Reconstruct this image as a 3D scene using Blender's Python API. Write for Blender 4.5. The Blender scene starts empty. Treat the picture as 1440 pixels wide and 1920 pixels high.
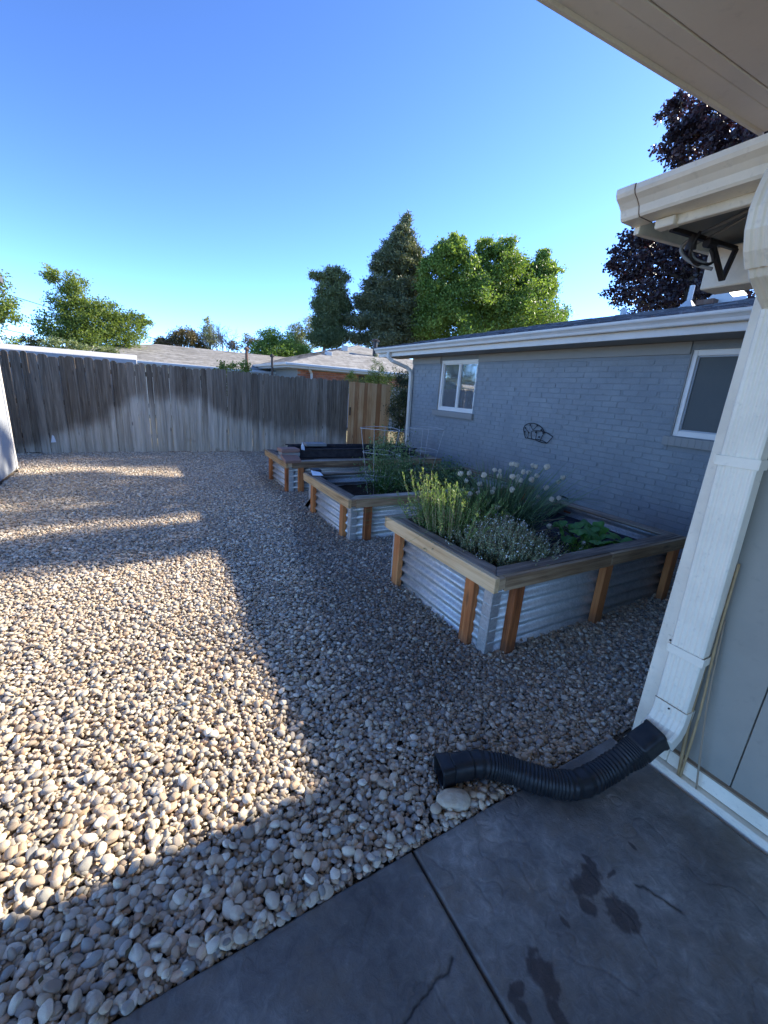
import bpy, bmesh, math, random
import numpy as np
from mathutils import Vector, Matrix, noise
R_ = random.Random(7)
rng = np.random.default_rng(11)
C = bpy.context.scene.collection
scene = bpy.context.scene
PI = math.pi

# ------------------------------------------------------------------ camera
cam = bpy.data.cameras.new('camera'); cam_o = bpy.data.objects.new('camera', cam); C.objects.link(cam_o)
cam.sensor_fit = 'HORIZONTAL'; cam.sensor_width = 36.0; cam.lens = 36.0 * 776.83 / 1440.0
cam.clip_start = 0.02; cam.clip_end = 2000
rot = Matrix(((0.870075, 0.080748, -0.486260), (-0.488429, 0.274075, -0.828444), (0.066377, 0.958312, 0.277906)))
cam_o.matrix_world = Matrix.Translation((0, 0, 1.5)) @ rot.to_4x4()
scene.camera = cam_o
# ------------------------------------------------------------------ sky and sun
SUN_EL = math.radians(31.0); SUN_AZ = math.radians(90.0)      # azimuth clockwise from +Y
world = bpy.data.worlds.new("World"); scene.world = world; world.use_nodes = True
wn = world.node_tree; wn.nodes.clear()
sky = wn.nodes.new('ShaderNodeTexSky'); sky.sky_type = 'NISHITA'; sky.sun_disc = False
sky.sun_elevation = SUN_EL; sky.sun_rotation = SUN_AZ; sky.altitude = 2000; sky.air_density = 0.6; sky.dust_density = 0.5; sky.ozone_density = 4.0
bg = wn.nodes.new('ShaderNodeBackground'); bg.inputs[1].default_value = 0.12
wo = wn.nodes.new('ShaderNodeOutputWorld')
gam = wn.nodes.new('ShaderNodeGamma'); gam.inputs[1].default_value = 1.31
wn.links.new(sky.outputs[0], gam.inputs[0]); wn.links.new(gam.outputs[0], bg.inputs[0]); wn.links.new(bg.outputs[0], wo.inputs[0])
sun = bpy.data.lights.new('sun', 'SUN'); sun.energy = 3.6; sun.angle = math.radians(0.6); sun.color = (1.0, 0.90, 0.76)
sun_o = bpy.data.objects.new('sun', sun); C.objects.link(sun_o)
sd = Vector((math.sin(SUN_AZ) * math.cos(SUN_EL), math.cos(SUN_AZ) * math.cos(SUN_EL), math.sin(SUN_EL)))
sun_o.rotation_euler = sd.to_track_quat('Z', 'Y').to_euler(); sun_o.location = (20, 0, 20)
scene.view_settings.view_transform = 'Standard'; scene.view_settings.look = 'None'
scene.view_settings.exposure = 1.8; scene.view_settings.gamma = 1.0; scene.view_settings.use_curve_mapping = False
try:
    scene.cycles.max_bounces = 8; scene.cycles.diffuse_bounces = 5; scene.cycles.transparent_max_bounces = 8
    scene.cycles.use_denoising = True
except Exception: pass

# ------------------------------------------------------------------ material helpers
class NT:
    def __init__(s, name):
        s.m = bpy.data.materials.new(name); s.m.use_nodes = True
        s.t = s.m.node_tree; s.t.nodes.clear()
        s.out = s.t.nodes.new('ShaderNodeOutputMaterial')
        s.b = s.t.nodes.new('ShaderNodeBsdfPrincipled')
        s.t.links.new(s.b.outputs[0], s.out.inputs[0])
        s._co = None
    def n(s, typ, **kw):
        nd = s.t.nodes.new('ShaderNode' + typ)
        for k, v in kw.items(): setattr(nd, k, v)
        return nd
    def put(s, sock, v):
        if v is None: return
        if isinstance(v, bpy.types.NodeSocket): s.t.links.new(v, sock)
        elif isinstance(v, tuple) and len(v) == 3 and sock.type == 'RGBA': sock.default_value = (*v, 1)
        else: sock.default_value = v
    def co(s):
        if not s._co: s._co = s.n('TexCoord').outputs['Object']
        return s._co
    def rnd(s): return s.n('ObjectInfo').outputs['Random']
    def vmap(s, scale=(1, 1, 1), loc=None, vec=None):
        mp = s.n('Mapping'); s.put(mp.inputs[0], vec or s.co()); mp.inputs['Scale'].default_value = scale
        if loc is not None: s.put(mp.inputs['Location'], loc)
        return mp.outputs[0]
    def noise(s, scale, detail=4, rough=.55, vec=None, dist=0):
        nd = s.n('TexNoise'); s.put(nd.inputs['Vector'], vec or s.co())
        nd.inputs['Scale'].default_value = scale; nd.inputs['Detail'].default_value = detail
        nd.inputs['Roughness'].default_value = rough; nd.inputs['Distortion'].default_value = dist
        return nd.outputs[0]
    def math(s, op, a, b=None, c=None, clamp=False):
        nd = s.n('Math', operation=op); nd.use_clamp = clamp; s.put(nd.inputs[0], a); s.put(nd.inputs[1], b)
        if c is not None: s.put(nd.inputs[2], c)
        return nd.outputs[0]
    def ramp(s, fac, stops, interp='LINEAR'):
        nd = s.n('ValToRGB'); s.put(nd.inputs[0], fac); cr = nd.color_ramp; cr.interpolation = interp
        while len(cr.elements) < len(stops): cr.elements.new(0.5)
        for e, (p, c) in zip(cr.elements, stops):
            e.position = p; e.color = (*c, 1) if isinstance(c, tuple) else (c, c, c, 1)
        return nd.outputs[0]
    def mix(s, fac, a, b, mode='MIX'):
        nd = s.n('Mix', data_type='RGBA', blend_type=mode); s.put(nd.inputs[0], fac); s.put(nd.inputs[6], a); s.put(nd.inputs[7], b)
        return nd.outputs[2]
    def bump(s, h, strength=.3, dist=.01, prev=None):
        nd = s.n('Bump'); nd.inputs['Strength'].default_value = strength; nd.inputs['Distance'].default_value = dist
        s.put(nd.inputs['Height'], h)
        if prev: s.put(nd.inputs['Normal'], prev)
        return nd.outputs[0]
    def attr(s, name, typ='GEOMETRY'):
        nd = s.n('Attribute', attribute_name=name, attribute_type=typ); return nd.outputs['Fac']
    def fin(s, col=None, rough=None, metal=None, normal=None, spec=None):
        s.put(s.b.inputs['Base Color'], col); s.put(s.b.inputs['Roughness'], rough); s.put(s.b.inputs['Metallic'], metal)
        s.put(s.b.inputs['Normal'], normal); s.put(s.b.inputs['Specular IOR Level'], spec)
        return s.m

def paint(name, col, rough=.55, dirt=.25, scale=6, bump=.15, bscale=60, spec=.4, dirtcol=(.25, .22, .17)):
    t = NT(name)
    n1 = t.noise(scale, 6, .65); n2 = t.noise(scale * 9, 4, .6)
    f = t.ramp(n1, [(.42, 0.0), (.75, 1.0)])
    c = t.mix(t.math('MULTIPLY', f, dirt), col, dirtcol)
    c = t.mix(t.math('MULTIPLY', t.ramp(n2, [(.6, 0.0), (.72, 1.0)]), dirt * .8), c, dirtcol)
    nb = t.noise(bscale, 4, .6)
    return t.fin(c, rough, 0, t.bump(nb, bump, .004), spec)

def wood(name, stops, rough=.75, grain=1.0, var=.35, bump=.5, knots=True, sat_hue=None):
    """board local X is the grain"""
    t = NT(name)
    r = t.rnd()
    off = t.n('CombineXYZ'); t.put(off.inputs[0], t.math('MULTIPLY', r, 37.0)); t.put(off.inputs[1], t.math('MULTIPLY', r, 91.0)); t.put(off.inputs[2], t.math('MULTIPLY', r, 53.0))
    v = t.vmap((1.2, 26, 26), off.outputs[0])
    g = t.noise(1.5 * grain, 7, .62, v, .35)
    v2 = t.vmap((6, 160, 160), off.outputs[0])
    g2 = t.noise(1.0, 3, .6, v2)
    big = t.noise(2.2, 3, .5, t.vmap((1, 3, 3), off.outputs[0]))
    f = t.math('ADD', t.math('MULTIPLY', g, .75), t.math('MULTIPLY', g2, .25))
    f = t.math('ADD', f, t.math('MULTIPLY', t.math('SUBTRACT', r, .5), var))
    f = t.math('ADD', f, t.math('MULTIPLY', t.math('SUBTRACT', big, .5), .4))
    c = t.ramp(f, stops)
    if knots:
        vo = t.n('TexVoronoi'); t.put(vo.inputs['Vector'], t.vmap((2.0, 7, 7), off.outputs[0])); vo.inputs['Scale'].default_value = 1.0
        k = t.ramp(vo.outputs['Distance'], [(.05, 1.0), (.14, 0.0)])
        c = t.mix(t.math('MULTIPLY', k, .55), c, (.05, .03, .02))
    h = t.math('ADD', g, t.math('MULTIPLY', g2, .5))
    return t.fin(c, rough, 0, t.bump(h, bump, .004), .25), t

M = {}
M['fence'] = wood('weathered_fence_wood', [(.25, (.085, .07, .058)), (.5, (.20, .18, .165)), (.75, (.33, .31, .285))], .85, var=.35, bump=.8)[0]
# fence boards paler below a fixed, noise-roughened height curve along the fence
t = NT('fence_wood_paler_below')
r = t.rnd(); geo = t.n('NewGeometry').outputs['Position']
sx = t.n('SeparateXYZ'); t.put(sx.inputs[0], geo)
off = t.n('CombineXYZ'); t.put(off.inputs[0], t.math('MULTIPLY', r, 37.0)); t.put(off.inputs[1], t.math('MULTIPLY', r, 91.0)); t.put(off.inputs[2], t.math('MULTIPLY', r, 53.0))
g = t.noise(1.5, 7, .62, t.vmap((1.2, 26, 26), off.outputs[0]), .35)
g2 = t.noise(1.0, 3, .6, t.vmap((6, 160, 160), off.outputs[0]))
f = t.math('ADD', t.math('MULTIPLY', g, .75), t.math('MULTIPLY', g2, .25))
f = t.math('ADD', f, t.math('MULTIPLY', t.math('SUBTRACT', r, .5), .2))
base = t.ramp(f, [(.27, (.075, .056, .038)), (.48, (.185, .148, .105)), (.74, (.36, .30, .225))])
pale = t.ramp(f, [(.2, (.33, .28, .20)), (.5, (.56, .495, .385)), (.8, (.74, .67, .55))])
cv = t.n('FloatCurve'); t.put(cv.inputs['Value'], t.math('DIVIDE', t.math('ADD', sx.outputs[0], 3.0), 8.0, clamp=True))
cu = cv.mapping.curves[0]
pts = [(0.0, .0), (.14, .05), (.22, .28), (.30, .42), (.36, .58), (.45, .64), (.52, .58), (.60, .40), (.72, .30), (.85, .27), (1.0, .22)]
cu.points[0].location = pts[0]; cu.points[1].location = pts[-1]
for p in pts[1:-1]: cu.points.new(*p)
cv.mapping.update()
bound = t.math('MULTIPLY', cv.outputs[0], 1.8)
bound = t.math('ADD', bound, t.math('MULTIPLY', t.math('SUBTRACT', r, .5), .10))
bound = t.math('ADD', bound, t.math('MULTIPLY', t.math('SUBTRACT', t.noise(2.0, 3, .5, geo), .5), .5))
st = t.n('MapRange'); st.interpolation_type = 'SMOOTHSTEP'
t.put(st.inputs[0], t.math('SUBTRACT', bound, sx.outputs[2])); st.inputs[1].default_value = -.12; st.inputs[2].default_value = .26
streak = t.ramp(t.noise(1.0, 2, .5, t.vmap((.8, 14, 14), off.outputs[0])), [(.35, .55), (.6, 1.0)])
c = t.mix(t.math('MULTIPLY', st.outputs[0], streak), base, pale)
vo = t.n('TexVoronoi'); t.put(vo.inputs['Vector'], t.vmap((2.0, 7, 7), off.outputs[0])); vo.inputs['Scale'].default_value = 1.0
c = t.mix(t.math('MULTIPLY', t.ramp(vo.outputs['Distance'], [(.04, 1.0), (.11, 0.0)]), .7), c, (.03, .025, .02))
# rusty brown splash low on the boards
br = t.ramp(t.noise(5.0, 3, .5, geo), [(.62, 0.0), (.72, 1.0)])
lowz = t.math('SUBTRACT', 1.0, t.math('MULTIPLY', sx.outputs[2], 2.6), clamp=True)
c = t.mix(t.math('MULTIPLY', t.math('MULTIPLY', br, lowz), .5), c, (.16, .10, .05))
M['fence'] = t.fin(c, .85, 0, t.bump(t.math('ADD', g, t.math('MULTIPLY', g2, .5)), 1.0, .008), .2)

M['cedar'] = wood('light_cedar', [(.25, (.38, .175, .07)), (.5, (.60, .34, .15)), (.75, (.73, .49, .26))], .7, var=.5, bump=.4)[0]
M['post'] = wood('reddish_stained_post', [(.25, (.16, .04, .012)), (.5, (.40, .125, .035)), (.75, (.60, .25, .085))], .6, var=.2, bump=.5)[0]
_, pt = wood('reddish_stained_post', [(.25, (.14, .042, .015)), (.5, (.40, .13, .04)), (.75, (.58, .25, .09))], .6, var=.3, bump=.6)
M['post'] = pt.m
sxp = pt.n('SeparateXYZ'); pt.put(sxp.inputs[0], pt.co())
ft = pt.math('SUBTRACT', 1.0, pt.math('MULTIPLY', pt.math('ADD', pt.math('ADD', sxp.outputs[0], .20), pt.math('MULTIPLY', pt.noise(9, 4, .6), .12)), 7.0), clamp=True)
ftm = pt.math('MULTIPLY', ft, .7)
old = pt.b.inputs['Base Color'].links[0].from_socket
pt.put(pt.b.inputs['Base Color'], pt.mix(ftm, old, (.13, .085, .055)))
M['rail_face'] = wood('stained_rail_wood', [(.30, (.12, .07, .04)), (.48, (.31, .195, .105)), (.68, (.52, .36, .21))], .7, var=.3, bump=1.0)[0]
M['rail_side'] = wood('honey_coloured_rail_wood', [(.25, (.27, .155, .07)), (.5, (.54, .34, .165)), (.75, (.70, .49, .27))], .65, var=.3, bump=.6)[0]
M['rail_top'] = wood('greyed_cap_wood', [(.30, (.09, .062, .045)), (.48, (.25, .19, .14)), (.60, (.36, .29, .22)), (.72, (.54, .46, .37))], .85, var=.3, bump=1.0)[0]
M['cream'] = paint('cream_painted_wood', (.82, .74, .58), .6, .30, 5, .35, 45)
M['cream_metal'] = paint('cream_painted_metal', (.83, .75, .59), .42, .26, 4, .05, 30)
M['soffit_cream'] = paint('cream_soffit', (.86, .79, .66), .6, .12, 2.5, .08, 30)
M['white'] = paint('white_vinyl', (.82, .76, .66), .45, .08, 8, .04, 40)
M['white_gutter'] = paint('off_white_gutter', (.68, .61, .50), .45, .16, 3, .04, 40)
M['grey_siding'] = paint('grey_green_siding', (.30, .275, .22), .6, .28, 3, .25, 25, dirtcol=(.15, .15, .13))
M['shed_grey'] = paint('pale_grey_siding', (.30, .32, .335), .6, .15, 3, .1, 25, dirtcol=(.2, .2, .2))
M['dark_metal'] = paint('black_metal', (.022, .018, .016), .5, .3, 30, .1, 60, dirtcol=(.07, .03, .015))
M['wire_black'] = paint('black_wire', (.012, .012, .014), .5, .1, 30)
M['cable_grey'] = paint('grey_cable', (.20, .19, .17), .6, .2, 30)
M['soffit_dark'] = paint('dark_soffit', (.20, .20, .18), .7, .2, 5)
M['nb_trim'] = paint('neighbour_trim', (.42, .47, .49), .5, .15, 3)
M['nb_roof_white'] = paint('pale_metal_roof', (.55, .54, .50), .55, .25, 2)
M['rust'] = paint('rusty_metal', (.12, .06, .04), .8, .4, 20)
M['galv_flat'] = paint('galvanised_vent', (.42, .43, .43), .4, .3, 20, dirtcol=(.3, .3, .3))
M['blind'] = paint('window_screen', (.10, .105, .095), .8, .1, 4, .02)
M['room_dark'] = paint('dark_room', (.02, .02, .022), .8, .2, 4)
M['paver_red'] = paint('red_paver', (.30, .17, .13), .85, .4, 25, .6, 120, dirtcol=(.2, .15, .12))
M['paver_grey'] = paint('grey_paver', (.27, .265, .25), .85, .4, 25, .6, 120, dirtcol=(.15, .14, .12))
M['white_plastic'] = paint('white_plastic', (.75, .76, .76), .4, .1, 8)
M['bamboo'] = paint('bamboo_stake', (.40, .27, .13), .5, .5, 20, .2, 80, dirtcol=(.16, .09, .04))
M['twig'] = paint('dry_stem', (.30, .22, .14), .8, .3, 20)
M['bark'] = paint('bark', (.12, .09, .065), .9, .5, 5, 1.0, 20, dirtcol=(.04, .03, .025))
M['bark_pale'] = paint('pale_bark', (.26, .20, .16), .9, .4, 5, .8, 20, dirtcol=(.1, .07, .05))

# galvanised corrugated steel
t = NT('galvanised_steel')
vo = t.n('TexVoronoi'); t.put(vo.inputs['Vector'], t.co()); vo.inputs['Scale'].default_value = 90
sp = t.math('MULTIPLY', vo.outputs['Color'], 1.0)
c = t.ramp(sp, [(.2, (.44, .445, .43)), (.8, (.56, .56, .54))])
dn = t.ramp(t.noise(7, 6, .7), [(.45, 0.0), (.75, 1.0)])
c = t.mix(t.math('MULTIPLY', dn, .45), c, (.30, .28, .25))
M['galv'] = t.fin(c, t.ramp(t.noise(12, 5, .6), [(.3, .46), (.7, .60)]), .62, t.bump(t.noise(30, 3, .5), .08, .003), .5)

# painted brick
t = NT('blue_grey_painted_brick')
n1 = t.noise(3.0, 5, .6, t.n('NewGeometry').outputs['Position'])
base = t.ramp(n1, [(.3, (.215, .235, .235)), (.7, (.295, .31, .30))])
pos = t.n('NewGeometry').outputs['Position']
scr = t.noise(1.0, 5, .7, t.vmap((30, 60, 240), None, pos))
spk = t.ramp(t.noise(1.0, 4, .65, t.vmap((60, 90, 55), None, pos)), [(.56, 0.0), (.70, 1.0)])
c = t.mix(t.math('MULTIPLY', spk, .30), base, (.46, .47, .46))
rr = t.rnd()
c = t.mix(t.math('MULTIPLY', rr, .22), c, (.18, .195, .20))
hb = t.math('ADD', t.noise(1.0, 5, .75, t.vmap((60, 75, 30), None, pos)), t.math('MULTIPLY', scr, .5))
M['brick'] = t.fin(c, .58, 0, t.bump(hb, 1.0, .007), .35)
M['mortar'] = paint('painted_mortar', (.22, .235, .232), .65, .2, 10, .5, 80, dirtcol=(.07, .08, .09))
M['blue_flat'] = paint('blue_grey_trim', (.29, .275, .24), .6, .1, 5, .15, 40, dirtcol=(.09, .1, .11))

# shingles
def shingle_mat(name, a, b, c_):
    t = NT(name)
    n1 = t.noise(220, 3, .7); n2 = t.noise(2.5, 4, .6)
    vo = t.n('TexVoronoi'); t.put(vo.inputs['Vector'], t.vmap((7, 7, 7))); vo.inputs['Scale'].default_value = 1.0
    f = t.math('ADD', t.math('MULTIPLY', n1, .5), t.math('MULTIPLY', vo.outputs['Color'], .35))
    f = t.math('ADD', f, t.math('MULTIPLY', n2, .2))
    return t.fin(t.ramp(f, [(.3, a), (.52, b), (.72, c_)]), .9, 0, t.bump(n1, .6, .004), .15)
M['shingle'] = shingle_mat('dark_grey_shingles', (.035, .036, .042), (.085, .088, .10), (.18, .185, .20))
M['nb_shingle'] = shingle_mat('grey_brown_shingles', (.22, .215, .19), (.32, .31, .28), (.42, .41, .37))
# neighbour brick: built as relief courses with colour noise
t = NT('red_brick')
M['red_brick'] = t.fin(t.ramp(t.math('ADD', t.math('MULTIPLY', t.rnd(), .4), t.math('MULTIPLY', t.noise(6, 4, .6), .6)), [(.3, (.20, .075, .045)), (.7, (.36, .16, .095))]), .85, 0, t.bump(t.noise(80, 3, .6), .5, .005), .2)

# glass (dark room behind: reflective pane)
t = NT('window_glass')
t.b.inputs['Transmission Weight'].default_value = 0.85
M['glass'] = t.fin((.75, .80, .80), .02, 0, t.bump(t.noise(1.2, 2, .5), .05, .01), .8)
t.b.inputs['IOR'].default_value = 1.9

# black corrugated plastic
t = NT('black_corrugated_plastic')
dn = t.ramp(t.noise(22, 6, .7), [(.45, 0.0), (.8, 1.0)])
M['black_plastic'] = t.fin(t.mix(t.math('MULTIPLY', dn, .45), (.008, .009, .011), (.05, .045, .038)), t.ramp(t.noise(14, 4, .6), [(.3, .38), (.7, .65)]), 0, t.bump(t.noise(40, 4, .6), .2, .003), .4)
t = NT('weathered_black_plastic')
M['black_edging'] = t.fin(t.ramp(t.noise(12, 5, .6), [(.3, (.018, .016, .018)), (.75, (.055, .048, .05))]), .6, 0, t.bump(t.noise(40, 3, .6), .2, .003), .3)
# landscape fabric & soil
t = NT('landscape_fabric')
M['fabric'] = t.fin(t.ramp(t.noise(6, 6, .65), [(.35, (.012, .013, .018)), (.6, (.035, .034, .042)), (.78, (.11, .09, .07))]), .7, 0, t.bump(t.noise(9, 5, .6), .9, .03), .3)
t = NT('soil')
M['soil'] = t.fin(t.ramp(t.noise(18, 7, .7), [(.3, (.015, .011, .008)), (.6, (.05, .034, .024)), (.8, (.12, .085, .06))]), .95, 0, t.bump(t.noise(30, 6, .7), 1.0, .02), .1)
t = NT('bare_ground')
M['ground'] = t.fin(t.ramp(t.noise(2.5, 7, .7), [(.3, (.14, .13, .07)), (.7, (.26, .23, .14))]), .95, 0, t.bump(t.noise(20, 5, .7), .6, .02), .1)
t = NT('gravel_bed_soil')
M['gravel_soil'] = t.fin(t.ramp(t.noise(60, 5, .7), [(.3, (.08, .062, .045)), (.55, (.18, .15, .115)), (.75, (.32, .28, .23))]), .95, 0, t.bump(t.noise(45, 5, .7), 1.0, .02), .1)

# pebbles: colour by instance attribute + random
def pebble_mat(name, atype):
    t = NT(name)
    rr = t.attr('rnd', atype) if atype == 'INSTANCER' else t.rnd()
    dark = t.attr('dark', atype) if atype == 'INSTANCER' else 0.0
    c = t.ramp(rr, [(0, (.52, .44, .33)), (.13, (.66, .54, .38)), (.24, (.38, .345, .295)), (.33, (.72, .62, .46)), (.45, (.54, .40, .26)),
                    (.54, (.60, .53, .42)), (.62, (.33, .32, .285)), (.68, (.78, .69, .54)), (.77, (.47, .37, .26)), (.85, (.31, .245, .18)), (.92, (.64, .45, .30)), (.97, (.40, .38, .32))], 'CONSTANT')
    n1 = t.noise(22, 5, .65); n2 = t.noise(130, 3, .6)
    off = t.vmap((1, 1, 1))
    c = t.mix(t.ramp(n1, [(.4, 0.0), (.75, .4)]), c, (.30, .235, .16))
    c = t.mix(t.ramp(n2, [(.55, 0.0), (.72, .35)]), c, (.12, .11, .09))
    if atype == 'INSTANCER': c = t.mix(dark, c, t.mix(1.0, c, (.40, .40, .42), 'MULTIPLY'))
    return t.fin(c, t.ramp(n1, [(.3, .5), (.7, .75)]), 0, t.bump(t.math('ADD', n1, t.math('MULTIPLY', n2, .3)), .35, .006), .35)
M['pebble'] = pebble_mat('river_pebble', 'INSTANCER')
M['pebble_one'] = pebble_mat('river_pebble_single', 'GEOMETRY')

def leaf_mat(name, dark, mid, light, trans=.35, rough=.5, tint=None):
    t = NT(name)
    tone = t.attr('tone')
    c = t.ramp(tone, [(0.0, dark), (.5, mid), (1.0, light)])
    t.fin(c, rough, 0, None, .35)
    tr = t.n('BsdfTranslucent'); t.put(tr.inputs[0], t.mix(1.0, c, tint or (1.5, 1.45, .55), 'MULTIPLY'))
    mx = t.n('MixShader'); mx.inputs[0].default_value = trans
    t.t.links.new(t.b.outputs[0], mx.inputs[1]); t.t.links.new(tr.outputs[0], mx.inputs[2]); t.t.links.new(mx.outputs[0], t.out.inputs[0])
    return t.m
M['lf_maple'] = leaf_mat('bright_green_leaves', (.07, .13, .028), (.14, .22, .05), (.25, .34, .085), .42)
M['lf_locust'] = leaf_mat('mid_green_leaves', (.08, .125, .028), (.16, .22, .05), (.28, .33, .095), .45)
M['lf_pale'] = leaf_mat('pale_variegated_leaves', (.08, .12, .04), (.17, .21, .09), (.33, .36, .20), .3)
M['lf_plum'] = leaf_mat('dark_purple_leaves', (.014, .011, .015), (.034, .024, .030), (.09, .052, .055), .2, .42, (1.6, .7, .7))
M['lf_spruce'] = leaf_mat('grey_green_needles', (.055, .075, .04), (.12, .145, .075), (.24, .25, .14), .2)
M['lf_pine'] = leaf_mat('blue_green_needles', (.06, .09, .04), (.125, .165, .07), (.22, .25, .12), .22)
M['lf_dark'] = leaf_mat('dark_green_foliage', (.012, .025, .012), (.028, .05, .022), (.06, .09, .035), .2)
M['lf_juniper'] = leaf_mat('yellow_green_juniper', (.06, .10, .02), (.14, .20, .04), (.26, .32, .08), .25)
M['lf_rust'] = leaf_mat('rusty_leaves', (.07, .06, .025), (.14, .11, .045), (.22, .17, .07), .25)
M['lf_silver'] = leaf_mat('silvery_green_leaves', (.12, .15, .08), (.22, .25, .13), (.32, .34, .20), .3)
M['rosemary'] = leaf_mat('rosemary_leaves', (.09, .15, .045), (.165, .26, .08), (.28, .38, .15), .28)
M['chive'] = leaf_mat('chive_stalks', (.08, .14, .065), (.16, .245, .12), (.26, .35, .20), .3, .4)
M['thyme'] = leaf_mat('thyme_leaves', (.16, .20, .11), (.29, .345, .21), (.45, .50, .35), .32)
M['squash'] = leaf_mat('squash_leaves', (.05, .15, .035), (.10, .26, .06), (.17, .36, .09), .3, .38)
M['herb'] = leaf_mat('herb_leaves', (.05, .13, .02), (.11, .22, .04), (.20, .32, .07), .3)
M['tomato'] = leaf_mat('tomato_leaves', (.09, .145, .07), (.17, .25, .12), (.28, .36, .20), .35)
t = NT('dry_flower_head')
M['pom'] = t.fin(t.ramp(t.noise(90, 4, .7), [(.3, (.60, .49, .35)), (.7, (.92, .82, .66))]), .9, 0, t.bump(t.noise(160, 3, .6), 1.0, .01), .1)
M['flower'] = paint('small_white_flower', (.72, .74, .72), .7, .1, 30)
M['yellow'] = paint('yellow_blossom', (.62, .60, .12), .7, .1, 30)

# ------------------------------------------------------------------ geometry helpers
class MB:
    def __init__(s): s.v = []; s.f = []
    def box(s, x0, x1, y0, y1, z0, z1):
        i = len(s.v)
        s.v += [(x0, y0, z0), (x1, y0, z0), (x1, y1, z0), (x0, y1, z0), (x0, y0, z1), (x1, y0, z1), (x1, y1, z1), (x0, y1, z1)]
        s.f += [tuple(i + k for k in q) for q in ((0, 3, 2, 1), (4, 5, 6, 7), (0, 1, 5, 4), (1, 2, 6, 5), (2, 3, 7, 6), (3, 0, 4, 7))]
        return s
    def prism(s, pts, a, b, fn):
        """pts: 2D closed polygon, extruded from a to b; fn(u,v,w)->xyz"""
        i = len(s.v); n = len(pts)
        s.v += [fn(u, v, a) for u, v in pts] + [fn(u, v, b) for u, v in pts]
        for k in range(n): s.f.append((i + k, i + (k + 1) % n, i + n + (k + 1) % n, i + n + k))
        s.f.append(tuple(i + n - 1 - k for k in range(n))); s.f.append(tuple(i + n + k for k in range(n)))
        return s
    def strip(s, pts, a, b, fn):
        i = len(s.v); n = len(pts)
        s.v += [fn(u, v, a) for u, v in pts] + [fn(u, v, b) for u, v in pts]
        for k in range(n - 1): s.f.append((i + k, i + k + 1, i + n + k + 1, i + n + k))
        return s
    def quad(s, *p):
        i = len(s.v); s.v += [tuple(q) for q in p]; s.f.append(tuple(range(i, i + len(p)))); return s
    def tube(s, path, rad, seg=6, cap=True, sx=None):
        """path of Vectors, rad number or list; sx(t, ang)->radius multiplier"""
        path = [Vector(p) for p in path]; n = len(path)
        rads = rad if isinstance(rad, (list, tuple)) else [rad] * n
        i = len(s.v); up = None
        for k, p in enumerate(path):
            d = (path[min(k + 1, n - 1)] - path[max(k - 1, 0)])
            d = d.normalized() if d.length > 1e-9 else Vector((0, 0, 1))
            if up is None: up = Vector((0, 0, 1)) if abs(d.z) < .9 else Vector((1, 0, 0))
            side = d.cross(up)
            if side.length < 1e-6: side = d.cross(Vector((0, 1, 0)))
            side.normalize(); up = side.cross(d).normalized()
            for j in range(seg):
                a = 2 * PI * j / seg; r = rads[k] * (sx(k / (n - 1), a) if sx else 1)
                q = p + side * (math.cos(a) * r) + up * (math.sin(a) * r); s.v.append(tuple(q))
        for k in range(n - 1):
            for j in range(seg):
                a = i + k * seg + j; b = i + k * seg + (j + 1) % seg
                s.f.append((a, b, b + seg, a + seg))
        if cap:
            s.f.append(tuple(i + seg - 1 - j for j in range(seg))); s.f.append(tuple(i + (n - 1) * seg + j for j in range(seg)))
        return s
    def mesh(s, name, m, smooth=False, bevel=0, segs=1):
        me = bpy.data.meshes.new(name); me.from_pydata(s.v, [], s.f); me.update()
        bm = bmesh.new(); bm.from_mesh(me); bmesh.ops.recalc_face_normals(bm, faces=bm.faces)
        if bevel:
            bmesh.ops.bevel(bm, geom=list(bm.edges), offset=bevel, segments=segs, affect='EDGES', profile=.5)
        bm.to_mesh(me); bm.free()
        if m is not None: me.materials.append(m)
        if smooth: me.polygons.foreach_set('use_smooth', [True] * len(me.polygons))
        return me
    def obj(s, name, m, parent=None, loc=None, smooth=False, bevel=0, segs=1, matrix=None):
        return link(name, s.mesh(name, m, smooth, bevel, segs), parent, loc, matrix)

def link(name, me, parent=None, loc=None, matrix=None):
    o = bpy.data.objects.new(name, me); C.objects.link(o)
    if parent is not None: o.parent = parent
    if matrix is not None:
        o.matrix_basis = (Matrix.Translation(-parent_loc(parent)) if parent is not None else Matrix.Identity(4)) @ matrix
    elif loc is not None: o.location = Vector(loc) - parent_loc(parent)
    else: o.location = -parent_loc(parent)
    return o
PL = {}
def parent_loc(p):
    v = Vector((0, 0, 0))
    while p is not None:
        v += Vector(p.location); p = p.parent
    return v
def thing(name, label, cat, loc=(0, 0, 0), group=None, kind=None):
    o = bpy.data.objects.new(name, None); C.objects.link(o); o.location = loc; o.empty_display_size = .1; PL[o.name] = tuple(loc)
    return tag(o, label, cat, group, kind)
def tag(o, label=None, cat=None, group=None, kind=None):
    if label: o['label'] = label
    if cat: o['category'] = cat
    if group: o['group'] = group
    if kind: o['kind'] = kind
    return o

def board(name, m, p0, p1, w, h, parent=None, up=(0, 0, 1), bevel=.003, mesh=None):
    """box with local X running from p0 to p1 (centre line), w across, h along 'up'"""
    p0, p1 = Vector(p0), Vector(p1); d = p1 - p0; L = d.length; x = d / L
    z = Vector(up); z = (z - x * z.dot(x)).normalized(); y = z.cross(x)
    Mx = Matrix((x, y, z)).transposed().to_4x4(); Mx.translation = (p0 + p1) / 2
    if mesh is None:
        mesh = MB().box(-L / 2, L / 2, -w / 2, w / 2, -h / 2, h / 2).mesh(name, m, False, min(bevel, w * .3, h * .3))
    return link(name, mesh, parent, None, Mx)

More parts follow.
